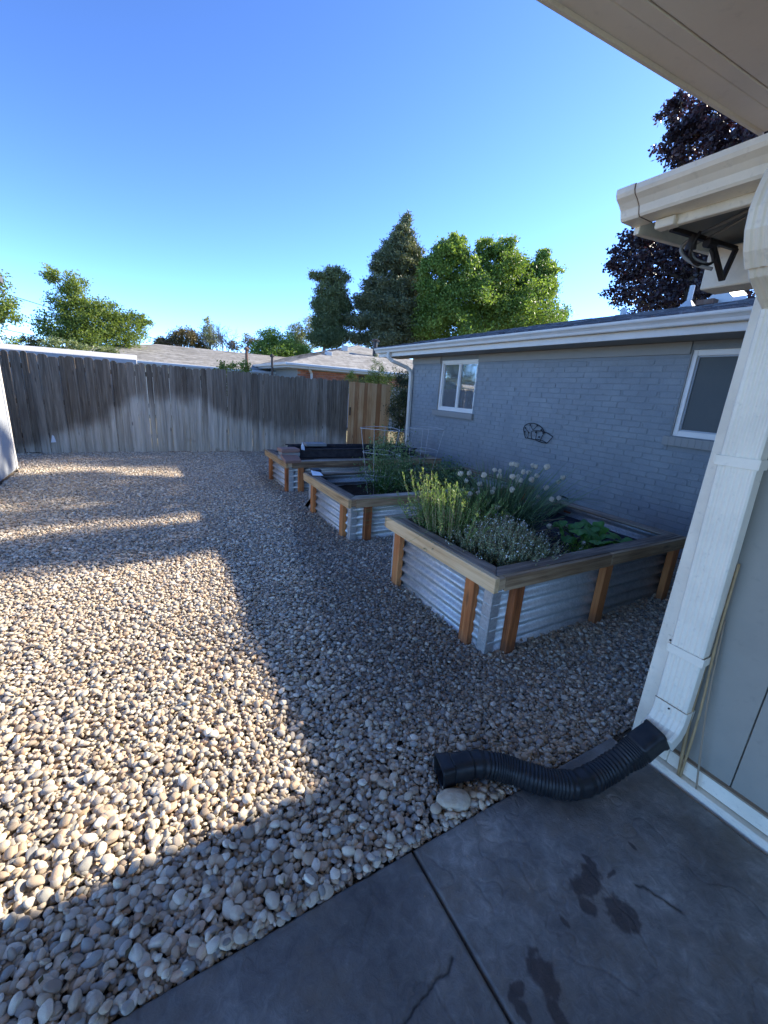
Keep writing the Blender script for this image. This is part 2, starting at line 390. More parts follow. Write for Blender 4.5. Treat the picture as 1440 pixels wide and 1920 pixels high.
def np_mesh(name, V, F, m, attrs=None, smooth=False):
    """V (n,3), F (k,q) uniform polygon size"""
    me = bpy.data.meshes.new(name); n, (k, q) = len(V), F.shape
    me.vertices.add(n); me.vertices.foreach_set('co', np.asarray(V, np.float32).ravel())
    me.loops.add(k * q); me.loops.foreach_set('vertex_index', F.astype(np.int32).ravel())
    me.polygons.add(k); me.polygons.foreach_set('loop_start', np.arange(0, k * q, q, dtype=np.int32))
    if smooth: me.polygons.foreach_set('use_smooth', np.ones(k, bool))
    for nm, (arr, dom) in (attrs or {}).items():
        a = me.attributes.new(nm, 'FLOAT', dom); a.data.foreach_set('value', np.asarray(arr, np.float32))
    me.update(calc_edges=True); me.validate()
    if m is not None: me.materials.append(m)
    return me

def leaves(P, D, Nn, L, W, tone, fold=.0):
    """rhombic leaves: P base, D direction, Nn normal-ish, L length, W width -> V,F,tone"""
    n = len(P); D = D / np.linalg.norm(D, axis=1, keepdims=True)
    S = np.cross(D, Nn); S /= (np.linalg.norm(S, axis=1, keepdims=True) + 1e-9); N2 = np.cross(S, D)
    L = np.broadcast_to(np.asarray(L, float), (n,))[:, None]; W = np.broadcast_to(np.asarray(W, float), (n,))[:, None]
    a = P; b = P + D * L * .45 + S * W * .5 + N2 * L * fold; c = P + D * L - N2 * L * fold * .5; d = P + D * L * .45 - S * W * .5 + N2 * L * fold
    V = np.stack([a, b, c, d], 1).reshape(-1, 3); F = np.arange(4 * n).reshape(-1, 4)
    return V, F, np.repeat(tone, 4)
def unit(n): 
    v = rng.normal(size=(n, 3)); return v / np.linalg.norm(v, axis=1, keepdims=True)
def leafobj(name, parts, m, parent=None, **k):
    V = np.concatenate([p[0] for p in parts]); T = np.concatenate([p[2] for p in parts]); o = 0; Fs = []
    for p in parts: Fs.append(p[1] + o); o += len(p[0])
    me = np_mesh(name, V, np.concatenate(Fs), m, {'tone': (np.clip(T, 0, 1), 'POINT')})
    return link(name, me, parent, **k)

# ================================================================== GROUND
g = MB().quad((-600, -600, -.06), (600, -600, -.06), (600, 600, -.06), (-600, 600, -.06)).obj('ground', M['ground']); tag(g, kind='structure')

# ---- gravel
bed = MB()
NXg, NYg = 60, 80
gx = np.linspace(-6, 5.6, NXg); gy = np.linspace(.80, 10.2, NYg)
V = [(x, y, -.035 + .012 * noise.noise(Vector((x * 1.3, y * 1.3, 0)))) for y in gy for x in gx]
F = [(j * NXg + i, j * NXg + i + 1, (j + 1) * NXg + i + 1, (j + 1) * NXg + i) for j in range(NYg - 1) for i in range(NXg - 1)]
gravel = link('gravel_yard', np_mesh('gravel_yard', np.array(V), np.array(F), M['gravel_soil'])); tag(gravel, kind='structure')
# the same pale gravel carries on outside the picture, too far off to need single stones
t = NT('pale_gravel'); vo = t.n('TexVoronoi'); t.put(vo.inputs['Vector'], t.co()); vo.inputs['Scale'].default_value = 26
M['gravel_far'] = t.fin(t.ramp(vo.outputs['Color'], [(.2, (.30, .26, .21)), (.5, (.46, .41, .33)), (.8, (.58, .53, .44))]), .8, 0, t.bump(vo.outputs['Distance'], 1.0, .03), .2)
side = MB(); side.quad((-11, -5, -.028), (-3.51, -5, -.028), (-3.51, .8, -.028), (-11, .8, -.028)); side.quad((-11, .8, -.028), (-.76, .8, -.028), (-2.95, 9.8, -.028), (-11, 9.8, -.028))
tag(side.obj('side_gravel', M['gravel_far']), kind='structure')
def ground_h(x, y): return 0.02 * np.sin(x * 1.7 + y * .9) * np.cos(y * 1.3 - x * .5) * .6

def pebble_mesh(name, seed, sub=2, mat=None):
    bm = bmesh.new(); bmesh.ops.create_icosphere(bm, subdivisions=sub, radius=.5)
    rr = random.Random(seed); o = Vector((rr.random() * 50, rr.random() * 50, rr.random() * 50))
    ay = rr.uniform(.62, .88); az = rr.uniform(.38, .62); ang = rr.random() < .5
    cuts = [(Vector((rr.gauss(0, 1), rr.gauss(0, 1), rr.gauss(0, 1))).normalized(), rr.uniform(.33, .44)) for _ in range(8 if ang else 3)]
    for v in bm.verts:
        p = v.co.copy()
        for nn, dd in cuts:
            e = p.dot(nn) - dd
            if e > 0: p -= nn * e * .85
        k = 1 + .16 * noise.noise(p * 2.2 + o) + .05 * noise.noise(p * 6 + o)
        v.co = Vector((p.x * k, p.y * k * ay, p.z * k * az))
    me = bpy.data.meshes.new(name); bm.to_mesh(me); bm.free(); me.materials.append(mat)
    me.polygons.foreach_set('use_smooth', [True] * len(me.polygons)); return me

lib = bpy.data.collections.new('pebble_shapes')
NV = 14
for k in range(NV):
    o = bpy.data.objects.new('pebble_shape_%02d' % k, pebble_mesh('pebble_shape', 100 + k, 2, M['pebble'])); lib.objects.link(o)

def xb(y): return np.interp(y, [.8, 1.04, 1.6, 2.4, 4.0, 4.8, 9.8], [.93, .88, .78, .95, 1.28, 1.5, 1.75])
BEDS = [(1.64, 3.76, 1.51, 2.78, .54), (1.70, 4.36, 3.60, 4.99, .455), (1.70, 4.45, 5.72, 6.95, .46)]
def inbed(x, y, mgn=.07):
    r = np.zeros(len(x), bool)
    for a, b, c, d, _ in BEDS: r |= (x > a + mgn + .03) & (x < b - mgn) & (y > c + mgn + .03) & (y < d - mgn)
    return r
def leftlim(y): return np.interp(y, [.8, 1.2, 3.7, 7.6, 9.8], [-.75, -.95, -1.7, -2.5, -2.9])
def scatter(pitch, x0, x1, y0, y1):
    nx = int((x1 - x0) / pitch); ny = int((y1 - y0) / (pitch * .87))
    X, Y = np.meshgrid(np.arange(nx), np.arange(ny)); X = X + .5 * (Y % 2)
    X = (x0 + X * pitch).ravel(); Y = (y0 + Y * pitch * .87).ravel()
    X += rng.normal(0, pitch * .27, X.shape); Y += rng.normal(0, pitch * .27, X.shape)
    return X, Y
PX, PY, PZ, PS, PD = [], [], [], [], []
def add(x, y, z, s, d): PX.append(x); PY.append(y); PZ.append(z); PS.append(s); PD.append(d)
# big river rock, lower, middle and top layers
for layer, (pitch, zz, smul) in enumerate(((.0200, -.018, .95), (.0215, -.010, 1.0), (.034, .000, 1.2))):
    x, y = scatter(pitch, -3.2, 2.2, .81, 9.75)
    soft = xb(y) + rng.normal(0, .07, x.shape)
    k = (x < soft) & (x > leftlim(y)) & ~inbed(x, y) & (y > .826) & ~((x > -2.9) & (x < -1.70) & (y > 4) & (y < 8.14))
    x, y = x[k], y[k]; n = len(x)
    s = np.clip(rng.lognormal(math.log(.0228 * smul), .30, n), .012, .046)
    # larger stones gather towards the lower left corner of the yard
    s *= 1 + .15 * np.clip((1.0 - x) / 1.2, 0, 1) * np.clip((2.3 - y) / 1.4, 0, 1)
    add(x, y, zz + ground_h(x, y) + rng.normal(0, .004, n), s, np.clip(rng.normal(.05, .08, n), 0, 1))
# small gravel
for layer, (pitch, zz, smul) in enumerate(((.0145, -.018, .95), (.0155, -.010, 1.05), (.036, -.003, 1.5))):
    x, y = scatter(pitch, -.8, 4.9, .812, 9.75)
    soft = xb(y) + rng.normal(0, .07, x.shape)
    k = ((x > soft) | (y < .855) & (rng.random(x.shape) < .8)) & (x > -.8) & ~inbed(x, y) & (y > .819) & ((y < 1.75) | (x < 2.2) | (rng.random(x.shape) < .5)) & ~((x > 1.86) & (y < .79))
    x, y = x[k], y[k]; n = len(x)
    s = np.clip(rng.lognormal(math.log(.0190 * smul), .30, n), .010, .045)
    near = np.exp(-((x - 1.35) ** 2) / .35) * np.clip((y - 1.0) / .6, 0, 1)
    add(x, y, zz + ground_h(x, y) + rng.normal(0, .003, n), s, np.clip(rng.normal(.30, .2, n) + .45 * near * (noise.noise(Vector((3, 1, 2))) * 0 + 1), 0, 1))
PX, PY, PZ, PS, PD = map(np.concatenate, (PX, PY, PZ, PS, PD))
N = len(PX)
rotv = np.stack([rng.normal(0, .38, N), rng.normal(0, .38, N), rng.uniform(0, 2 * PI, N)], 1)
rnd = rng.random(N); vi = rng.integers(0, NV, N)
# the 300 that show largest become parts of their own
dist = np.sqrt(PX ** 2 + PY ** 2 + (1.5 - PZ) ** 2)
R3 = np.array([[.870075, .080748, -.486260], [-.488429, .274075, -.828444], [.066377, .958312, .277906]])
cc = np.stack([PX, PY, PZ - 1.5], 1) @ R3
inview = (cc[:, 2] < 0) & (np.abs(cc[:, 0] / -cc[:, 2]) < .92) & (np.abs(cc[:, 1] / -cc[:, 2]) < 1.23) & (PZ > -.012)
size = np.where(inview, PS / dist, 0)
top = np.argsort(-size)[:300]
fine = [pebble_mesh('pebble', 300 + k, 3, M['pebble_one']) for k in range(20)]
for q, i in enumerate(top):
    o = bpy.data.objects.new('pebble', fine[q % 20]); C.objects.link(o); o.parent = gravel
    o.location = (PX[i], PY[i], PZ[i] + .003); o.rotation_euler = rotv[i]; o.scale = (PS[i],) * 3
keep = np.ones(N, bool); keep[top] = False
Pp = np.stack([PX, PY, PZ], 1)[keep]
me = bpy.data.meshes.new('loose_pebbles'); me.vertices.add(len(Pp)); me.vertices.foreach_set('co', Pp.astype(np.float32).ravel())
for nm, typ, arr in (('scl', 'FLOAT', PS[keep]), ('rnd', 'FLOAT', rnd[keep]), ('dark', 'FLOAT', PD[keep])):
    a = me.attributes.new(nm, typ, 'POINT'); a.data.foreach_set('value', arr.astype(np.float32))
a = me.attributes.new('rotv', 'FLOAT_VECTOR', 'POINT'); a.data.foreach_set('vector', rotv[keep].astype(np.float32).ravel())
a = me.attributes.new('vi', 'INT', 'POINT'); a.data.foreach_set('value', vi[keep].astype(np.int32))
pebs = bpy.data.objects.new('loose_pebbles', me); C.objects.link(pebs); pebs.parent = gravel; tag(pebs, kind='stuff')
ng = bpy.data.node_groups.new('pebble_scatter', 'GeometryNodeTree')
ng.interface.new_socket('Geometry', in_out='INPUT', socket_type='NodeSocketGeometry'); ng.interface.new_socket('Geometry', in_out='OUTPUT', socket_type='NodeSocketGeometry')
gi = ng.nodes.new('NodeGroupInput'); go = ng.nodes.new('NodeGroupOutput'); ip = ng.nodes.new('GeometryNodeInstanceOnPoints')
ci = ng.nodes.new('GeometryNodeCollectionInfo'); ci.inputs['Collection'].default_value = lib
ci.inputs['Separate Children'].default_value = True; ci.inputs['Reset Children'].default_value = True
def na(nm, dt):
    nd = ng.nodes.new('GeometryNodeInputNamedAttribute'); nd.data_type = dt; nd.inputs['Name'].default_value = nm; return nd.outputs['Attribute']
ng.links.new(gi.outputs[0], ip.inputs['Points']); ng.links.new(ci.outputs[0], ip.inputs['Instance'])
ip.inputs['Pick Instance'].default_value = True
ng.links.new(na('vi', 'INT'), ip.inputs['Instance Index']); ng.links.new(na('rotv', 'FLOAT_VECTOR'), ip.inputs['Rotation']); ng.links.new(na('scl', 'FLOAT'), ip.inputs['Scale'])
ng.links.new(ip.outputs[0], go.inputs[0])
md = pebs.modifiers.new('pebble_scatter', 'NODES'); md.node_group = ng
# one large pale rock by the pipe
pm = pebble_mesh('river_rock', 912, 4, None)
t = NT('pale_tan_rock'); n1 = t.noise(2.5, 6, .6)
pm.materials.clear(); pm.materials.append(t.fin(t.ramp(n1, [(.3, (.42, .32, .21)), (.55, (.55, .47, .35)), (.75, (.33, .29, .23))]), .6, 0, t.bump(t.noise(14, 5, .6), .3, .02), .35))
o = bpy.data.objects.new('river_rock', pm); C.objects.link(o); o.location = (.915, .885, .012); o.rotation_euler = (.1, .0, -.35); o.scale = (.145, .12, .12)
tag(o, 'large smooth tan rock lying in front of the open end of the black pipe', 'rock')

# ---- patio slabs: stamped, stained concrete with real relief, joint and cracks
def seg_dist(X, Y, pts):
    d = np.full(X.shape, 9.)
    for (ax, ay), (bx, by) in zip(pts[:-1], pts[1:]):
        vx, vy = bx - ax, by - ay; tt = np.clip(((X - ax) * vx + (Y - ay) * vy) / (vx * vx + vy * vy), 0, 1)
        d = np.minimum(d, np.hypot(X - ax - tt * vx, Y - ay - tt * vy))
    return d
def fbm(X, Y, sc, octv=5, seed=0):
    out = np.zeros(X.shape); amp = 1; tot = 0
    for o_ in range(octv):
        fx = X * sc * 2 ** o_ + seed * 13.7; fy = Y * sc * 2 ** o_ + seed * 7.1
        ix = np.floor(fx).astype(int); iy = np.floor(fy).astype(int); tx = fx - ix; ty = fy - iy
        tx = tx * tx * (3 - 2 * tx); ty = ty * ty * (3 - 2 * ty)
        def h(a, b): 
            q = (a * 374761393 + b * 668265263 + (seed + o_) * 982451) & 0xffffffff
            q = ((q ^ (q >> 13)) * 1274126177) & 0xffffffff
            return ((q ^ (q >> 16)) & 0xffff) / 65535.
        out += amp * ((h(ix, iy) * (1 - tx) + h(ix + 1, iy) * tx) * (1 - ty) + (h(ix, iy + 1) * (1 - tx) + h(ix + 1, iy + 1) * tx) * ty)
        tot += amp; amp *= .55
    return out / tot
CR = [[(.40, .47), (.46, .485), (.52, .495), (.575, .51), (.60, .505), (.63, .525)], [(1.285, .388), (1.31, .36), (1.325, .32), (1.34, .275)]]
STN = [((1.175, .478), .052, .040), ((1.125, .468), .052, .038), ((1.088, .428), .028, .040), ((1.160, .365), .046, .052), ((1.21, .50), .012, .035), ((1.24, .447), .025, .008),
       ((.83, .378), .040, .052), ((.745, .392), .030, .018), ((.725, .355), .015, .03), ((.80, .30), .02, .045), ((.985, .43), .008, .02), ((1.40, .47), .008, .02)]
t = NT('slate_stamped_concrete')
stn, crk, blo = t.attr('stain'), t.attr('crack'), t.attr('blotch')
n1 = t.noise(26, 8, .72, None, .6); n2 = t.noise(5, 5, .6)
c = t.ramp(t.math('ADD', t.math('MULTIPLY', n1, .5), t.math('MULTIPLY', blo, .5)), [(.30, (.095, .088, .078)), (.46, (.155, .147, .132)), (.57, (.23, .22, .195)), (.72, (.42, .40, .35))])
c = t.mix(t.math('MULTIPLY', t.ramp(n2, [(.48, 0.0), (.68, 1.0)]), .6), c, (.17, .135, .095))
c = t.mix(t.ramp(t.noise(170, 2, .5), [(.74, 0.0), (.80, .55)]), c, (.25, .26, .26))
c = t.mix(t.math('MULTIPLY', stn, .80), c, t.mix(n1, (.018, .013, .012), (.075, .052, .044)))
c = t.mix(t.math('MULTIPLY', crk, .75), c, (.012, .011, .010))
M['patio'] = t.fin(c, t.math('ADD', .42, t.math('MULTIPLY', n1, .35)), 0, t.bump(t.math('ADD', n1, t.math('MULTIPLY', t.noise(140, 4, .7), .25)), .7, .008), .35)
def slab(x0, x1, y0, y1, step, label=None):
    xs = np.arange(x0, x1 + step * .5, step); ys = np.arange(y0, y1 + step * .5, step); xs[-1] = x1; ys[-1] = y1
    X, Y = np.meshgrid(xs, ys)
    rel = fbm(X, Y, 9, 5, 3); rel2 = fbm(X, Y, 3, 3, 8)
    ridge = np.abs(fbm(X, Y, 5, 4, 21) - .5)
    Z = .006 * (rel - .5) + .005 * (rel2 - .5) - .0022 * np.clip(1 - ridge / .02, 0, 1)
    wob = (fbm(X, Y, 30, 3, 5) - .5) * .03
    cr = np.zeros(X.shape)
    for cp in CR:
        d = seg_dist(X + wob * .6, Y + wob * .6, cp); wv = .0028 + .006 * np.clip(fbm(X, Y, 14, 2, 77) - .35, 0, 1); cr = np.maximum(cr, np.clip(1.3 - d / wv, 0, 1)); cr = np.maximum(cr, .35 * np.clip(1 - d / .013, 0, 1)); Z -= .0045 * np.clip(1 - d / (wv + .003), 0, 1)
    stn = np.zeros(X.shape); w1 = (fbm(X, Y, 45, 4, 6) - .5); w2 = (fbm(X, Y, 18, 3, 9) - .5)
    for (a, b), ra, rb in STN:
        q = np.sqrt(((X - a) / ra) ** 2 + ((Y - b) / rb) ** 2) + w1 * 1.1 + w2 * 1.0
        stn = np.maximum(stn, np.clip((1.05 - q) / .30, 0, 1))
    # rounded arris at slab edges
    e = np.minimum(np.minimum(X - x0, x1 - X), y1 - Y); Z -= .006 * np.clip(1 - e / .008, 0, 1) ** 2
    blo = fbm(X, Y, 4.5, 5, 14)
    ny, nx = X.shape; V = np.stack([X, Y, Z], -1).reshape(-1, 3); idx = np.arange(nx * ny).reshape(ny, nx)
    F = np.stack([idx[:-1, :-1], idx[:-1, 1:], idx[1:, 1:], idx[1:, :-1]], -1).reshape(-1, 4)
    # skirt
    rim = np.concatenate([idx[0, :], idx[1:, -1], idx[-1, -2::-1], idx[-2:0:-1, 0]]); sk = V[rim].copy(); sk[:, 2] = -.09
    b0 = len(V); V = np.concatenate([V, sk]); n = len(rim); r2 = np.arange(n)
    F = np.concatenate([F, np.stack([rim, b0 + r2, b0 + (r2 + 1) % n, np.roll(rim, -1)], -1)])
    z0 = np.zeros(n)
    return np_mesh('slab', V, F, M['patio'], {'stain': (np.r_[stn.ravel(), z0], 'POINT'), 'crack': (np.r_[cr.ravel(), z0], 'POINT'), 'blotch': (np.r_[blo.ravel(), z0 + .5], 'POINT')}, True)
patio = MB().box(-3.5, 1.80, -3.5, .795, -.10, -.075).obj('patio', M['soil']); tag(patio, kind='structure')
link('slab', slab(-.6, .6785, .05, .812, .0045), patio); link('slab', slab(.6875, 1.815, .02, .812, .0035), patio)
MB().box(-3.5, -.604, -3.5, .812, -.09, 0).obj('slab', M['patio'], patio, bevel=.006)
MB().box(-.6, .6785, -3.5, .046, -.09, 0).obj('slab', M['patio'], patio, bevel=.006)
MB().box(.6875, 1.815, -3.5, .016, -.09, 0).obj('slab', M['patio'], patio, bevel=.006)

# ================================================================== BRICK HOUSE
WX = 5.0
house = thing('brick_house', 'low house of blue-grey painted brick with two white windows beside the raised beds', 'house', (WX, 3, 0))
H0, H1 = -3.0, 7.74
core = MB()
WIN = [(5.71, 6.77, 1.235, 2.14), (1.30, 2.46, 1.25, 2.13)]
# wall backing, pieced round the openings
def wallpieces(mb, xa, xb_, y0, y1, z0, z1, wins):
    cuts = sorted(wins)
    y = y0
    for a, b, c_, d in cuts:
        mb.box(xa, xb_, y, a, z0, z1); mb.box(xa, xb_, a, b, z0, c_); mb.box(xa, xb_, a, b, d, z1); y = b
    mb.box(xa, xb_, y, y1, z0, z1)
wallpieces(core, WX + .0022, WX + .16, H0, H1 - .006, -.1, 2.30, WIN)
core.box(WX + .16, 12, H1 - .16, H1 - .006, -.1, 2.3)
core.obj('wall', M['mortar'], house)
# bricks
BL, BH, BP, CP = .203, .0605, .2115, .0685
brs = []
nc = int(2.07 / CP) + 1
for cI in range(nc):
    z0 = .0 + cI * CP; z1 = z0 + BH
    if z1 > 2.085: break
    y = H0 + (BP / 2 if cI % 2 else 0)
    while y < H1:
        a, b = y, min(y + BL, H1)
        segs = [(a, b)]
        for wa, wb, wc, wd in WIN:
            if z1 > wc - .115 and z0 < wd:
                ns = []
                for s0, s1 in segs:
                    if s1 <= wa or s0 >= wb: ns.append((s0, s1))
                    else:
                        if s0 < wa: ns.append((s0, wa))
                        if s1 > wb: ns.append((wb, s1))
                segs = ns
        for s0, s1 in segs:
            if s1 - s0 > .02: brs.append((s0, s1, z0, z1))
        y += BP
C0 = Vector((0, 0, 1.5))
brs.sort(key=lambda q: (Vector((WX, (q[0] + q[1]) / 2, (q[2] + q[3]) / 2)) - C0).length if q[0] > 1.75 and q[3] > .25 else 50)
def brick_mesh(L, k):
    rr = random.Random(k); m = MB().box(0, .012, -L / 2, L / 2, -BH / 2, BH / 2)
    bm = bmesh.new(); me = m.mesh('brick', M['brick']); bm.from_mesh(me)
    bmesh.ops.bevel(bm, geom=list(bm.edges), offset=.0032, segments=1, affect='EDGES')
    for v in bm.verts: v.co += Vector((rr.uniform(-.0012, .0012), rr.uniform(-.002, .002), rr.uniform(-.0018, .0018)))
    bm.to_mesh(me); bm.free(); return me
var = [brick_mesh(BL, k) for k in range(10)]
rest = MB()
for i, (a, b, z0, z1) in enumerate(brs):
    dx = R_.uniform(-.0022, .0022)
    if i < 300:
        me = var[i % 10] if b - a > BL - .002 else brick_mesh(b - a, i)
        o = link('brick', me, house, (WX + dx - .002, (a + b) / 2, (z0 + z1) / 2)); o.rotation_euler = (R_.uniform(-.006, .006), 0, R_.uniform(-.008, .008))
    else:
        rest.box(WX + dx - .002, WX + .01, a + R_.uniform(0, .002), b - R_.uniform(0, .002), z0 + R_.uniform(0, .0015), z1 - R_.uniform(0, .0015))
tag(rest.obj('brickwork', M['brick'], house), kind='stuff')
# head joints smeared proud of the wall, painted over (the pairs of short upright lines)
hj = MB()
for (a, b, z0, z1) in brs:
    if R_.random() < .62 and b < H1 - .05:
        w = R_.uniform(.006, .014); k = R_.uniform(.0035, .008)
        hj.box(WX - k, WX + .004, b - w * .2, b + w, z0 + R_.uniform(-.006, .02), z1 + R_.uniform(-.012, .004))
        if R_.random() < .5: hj.box(WX - k * .8, WX + .004, b - .03, b - .03 + R_.uniform(.003, .006), z0 + R_.uniform(0, .02), z1 - R_.uniform(0, .012))
tag(hj.obj('mortar_smear', M['brick'], house), kind='stuff')
# frieze board and soffit
for a, b in ((H0, 1.30), (2.46, 5.71), (6.77, H1)):
    MB().box(WX - .018, WX + .004, a + .002, b - .002, 2.088, 2.212).obj('frieze_board', M['blue_flat'], house, bevel=.003)
MB().box(4.562, WX + .05, -3.4, 8.37, 2.214, 2.232).obj('soffit', M['blue_flat'], house)
MB().box(4.53, 4.558, -3.4, 8.40, 2.206, 2.36).obj('fascia', M['white_gutter'], house, bevel=.003)
# windows
def window(y0, y1, z0, z1, slider, lbl):
    fr = MB()
    fw = .058; xa, xb_ = WX + .022, WX + .10
    fr.box(xa, xb_, y0, y0 + fw, z0, z1); fr.box(xa, xb_, y1 - fw, y1, z0, z1); fr.box(xa, xb_, y0 + fw, y1 - fw, z0, z0 + fw); fr.box(xa, xb_, y0 + fw, y1 - fw, z1 - fw, z1)
    f = fr.obj('window', M['white'], house, bevel=.004); tag(f, lbl)
    ym = (y0 + y1) / 2
    ms = MB()
    if slider:
        ms.box(xa + .012, xb_ - .01, ym - .018, ym + .018, z0 + fw, z1 - fw)
        for a, b in ((y0 + fw, ym - .018), (ym + .018, y1 - fw)):
            ms.box(xa + .025, xb_ - .015, a, a + .016, z0 + fw, z1 - fw); ms.box(xa + .025, xb_ - .015, b - .016, b, z0 + fw, z1 - fw)
            ms.box(xa + .025, xb_ - .015, a + .016, b - .016, z0 + fw, z0 + fw + .016); ms.box(xa + .025, xb_ - .015, a + .016, b - .016, z1 - fw - .016, z1 - fw)
        ms.obj('sash', M['white'], f, bevel=.002)
        for a, b in ((y0 + fw + .016, ym - .034), (ym + .034, y1 - fw - .016)):
            MB().box(xa + .040, xa + .044, a, b, z0 + fw + .016, z1 - fw - .016).obj('pane', M['glass'], f)
        # blind slats behind the farther pane
        for k in range(9):
            zz = z0 + fw + .05 + k * .085
            MB().box(xa + .10, xa + .103, ym + .04, y1 - fw - .02, zz, zz + .075).obj('blind_slat', M['blind'], f)
    else:
        a, b = y0 + fw, y1 - fw; yy = y1 - .50
        ms.box(xa + .012, xb_ - .01, yy - .02, yy + .02, z0 + fw, z1 - fw)
        for c0, c1 in ((a, yy - .02), (yy + .02, b)):
            ms.box(xa + .02, xb_ - .02, c0, c0 + .014, z0 + fw, z1 - fw); ms.box(xa + .02, xb_ - .02, c1 - .014, c1, z0 + fw, z1 - fw)
            ms.box(xa + .02, xb_ - .02, c0 + .014, c1 - .014, z0 + fw, z0 + fw + .014); ms.box(xa + .02, xb_ - .02, c0 + .014, c1 - .014, z1 - fw - .014, z1 - fw)
        ms.obj('sash', M['dark_metal'] if False else M['galv_flat'], f, bevel=.002)
        for c0, c1 in ((a + .014, yy - .034), (yy + .034, b - .014)):
            MB().box(xa + .034, xa + .036, c0, c1, z0 + fw + .014, z1 - fw - .014).obj('insect_screen', M['blind'], f)
    # dark reveal strips and room
    MB().box(WX + .12, WX + .50, y0 - .1, y1 + .1, z0 - .1, z1 + .1).obj('room_shadow_box', M['room_dark'], f) if slider else None
    # brick-on-edge sill
    k = 0; yy = y0 - .035
    while yy < y1 + .035:
        o = board('sill_brick', M['blue_flat'], (WX - .045, yy + .029, z0 - .056), (WX + .10, yy + .029, z0 - .048), .0648, .095, f, bevel=.002); k += 1
        yy += .0655
    for s in (y0, y1):
        MB().box(WX + .004, WX + .02, s - .012, s + .012, z0 - .0, z1).obj('reveal_trim', M['blue_flat'], f)
    return f
window(*WIN[0], True, 'white two-pane sliding window reflecting the sky')
window(*WIN[1], False, 'white window with grey insect screen, partly behind the downspout')

# gutters
KP = [(0, 0), (0, -.093), (-.066, -.093), (-.072, -.085), (-.078, -.062), (-.092, -.045), (-.108, -.032), (-.113, -.02), (-.113, -.002), (-.103, 0)]
def gutter(name, m, x, ztop, y0, y1, parent, sc=1.0, caps=True, sz=1.0):
    P = [(x + a * sc, ztop + b * sz) for a, b in KP]
    inn = [(x + a * sc, ztop + b * sz) for a, b in [(-.105, -.006), (-.105, -.018), (-.088, -.037), (-.072, -.052), (-.064, -.087), (-.003, -.087), (-.003, 0)]]
    mb = MB().prism(P + inn, y0 + .002, y1 - .002, lambda u, v, w: (u, w, v))
    g_ = mb.obj(name, m, parent)
    if caps:
        for yy in (y0, y1): MB().prism([(u + (.0 if i < 2 else 0), v) for i, (u, v) in enumerate(P)], yy - .002, yy + .002, lambda u, v, w: (u, w, v)).obj('end_cap', m, g_, bevel=.0008)
    return g_
gutter('gutter', M['white_gutter'], 4.528, 2.375, -3.4, 8.42, house)
# roof: slabs + shingle courses
def gable_roof(parent, xe, ze, xr, y0, y1, slope, mat, name='roof', course=.14, tab=.30, x_other=None, detail=True):
    zr = ze + (xr - xe) * slope; mb = MB()
    xo = x_other if x_other else 2 * xr - xe
    mb.prism([(xe, ze - .02), (xr, zr - .02), (xo, zr - (xo - xr) * slope - .02), (xo, zr - (xo - xr) * slope - .07), (xr, zr - .07), (xe, ze - .07)], y0, y1, lambda u, v, w: (u, w, v))
    r_ = mb.obj(name, mat, parent)
    if detail:
        sh = MB(); n = int((xr - xe) / course)
        for k in range(n):
            xa = xe + k * course; xb2 = xa + course * 1.08; y = y0 + (k % 3) * tab / 3 - .2
            while y < y1:
                w = tab * R_.uniform(.5, 1.3); ya, yb = max(y, y0), min(y + w, y1)
                if yb > ya + .01:
                    th = R_.choice([.010, .016, .022]); za, zb = ze + (xa - xe) * slope, ze + (xb2 - xe) * slope
                    i = len(sh.v); sh.v += [(xa, ya, za - .018), (xa, yb - .004, za - .018), (xa, ya, za - .018 + th), (xa, yb - .004, za - .018 + th), (xb2, ya, zb - .016), (xb2, yb - .004, zb - .016)]
                    sh.f += [(i, i + 1, i + 3, i + 2), (i + 2, i + 3, i + 5, i + 4), (i, i + 2, i + 4), (i + 1, i + 5, i + 3)]
                y += w
        tag(sh.obj('shingles', mat, r_), kind='stuff')
    return r_, zr
roof, ZR = gable_roof(house, 4.47, 2.40, 8.3, -3.45, 8.46, .225, M['shingle'])
MB().prism([(4.55, 2.25), (8.3, 3.20), (8.3, 3.0), (4.55, 2.22)], 8.38, 8.40, lambda u, v, w: (u, w, v)).obj('rake_board', M['white_gutter'], house)
# roof vents
def roofz(x): return 2.40 + (x - 4.47) * .225
v = MB(); z = roofz(7.6); v.tube([(7.6, 3.96, z - .05), (7.6, 3.96, z + .05), (7.6, 3.96, z + .30)], [.05, .035, .035], 10); v.tube([(7.6, 3.96, z - .02), (7.6, 3.96, z + .08)], [.13, .045], 10)
v.obj('vent_pipe', M['galv_flat'], roof, smooth=False)
v = MB(); z = roofz(7.5); v.prism([(-.17, -.04), (-.17, .06), (-.10, .13), (.10, .13), (.17, .06), (.17, -.04)], 7.35, 7.75, lambda a, b, w: (w, 3.43 + a, roofz(w) + b)); vb = v.obj('box_vent', M['galv_flat'], roof, bevel=.006)
MB().box(7.22, 7.36, 3.43, 3.66, roofz(7.3) - .01, roofz(7.3) + .06).obj('vent_hood', M['rust'], vb, bevel=.004)
v = MB(); z = roofz(7.9); v.box(7.85, 7.95, 5.17, 5.25, z - .05, z + .10).obj('small_vent', M['galv_flat'], roof, bevel=.01)
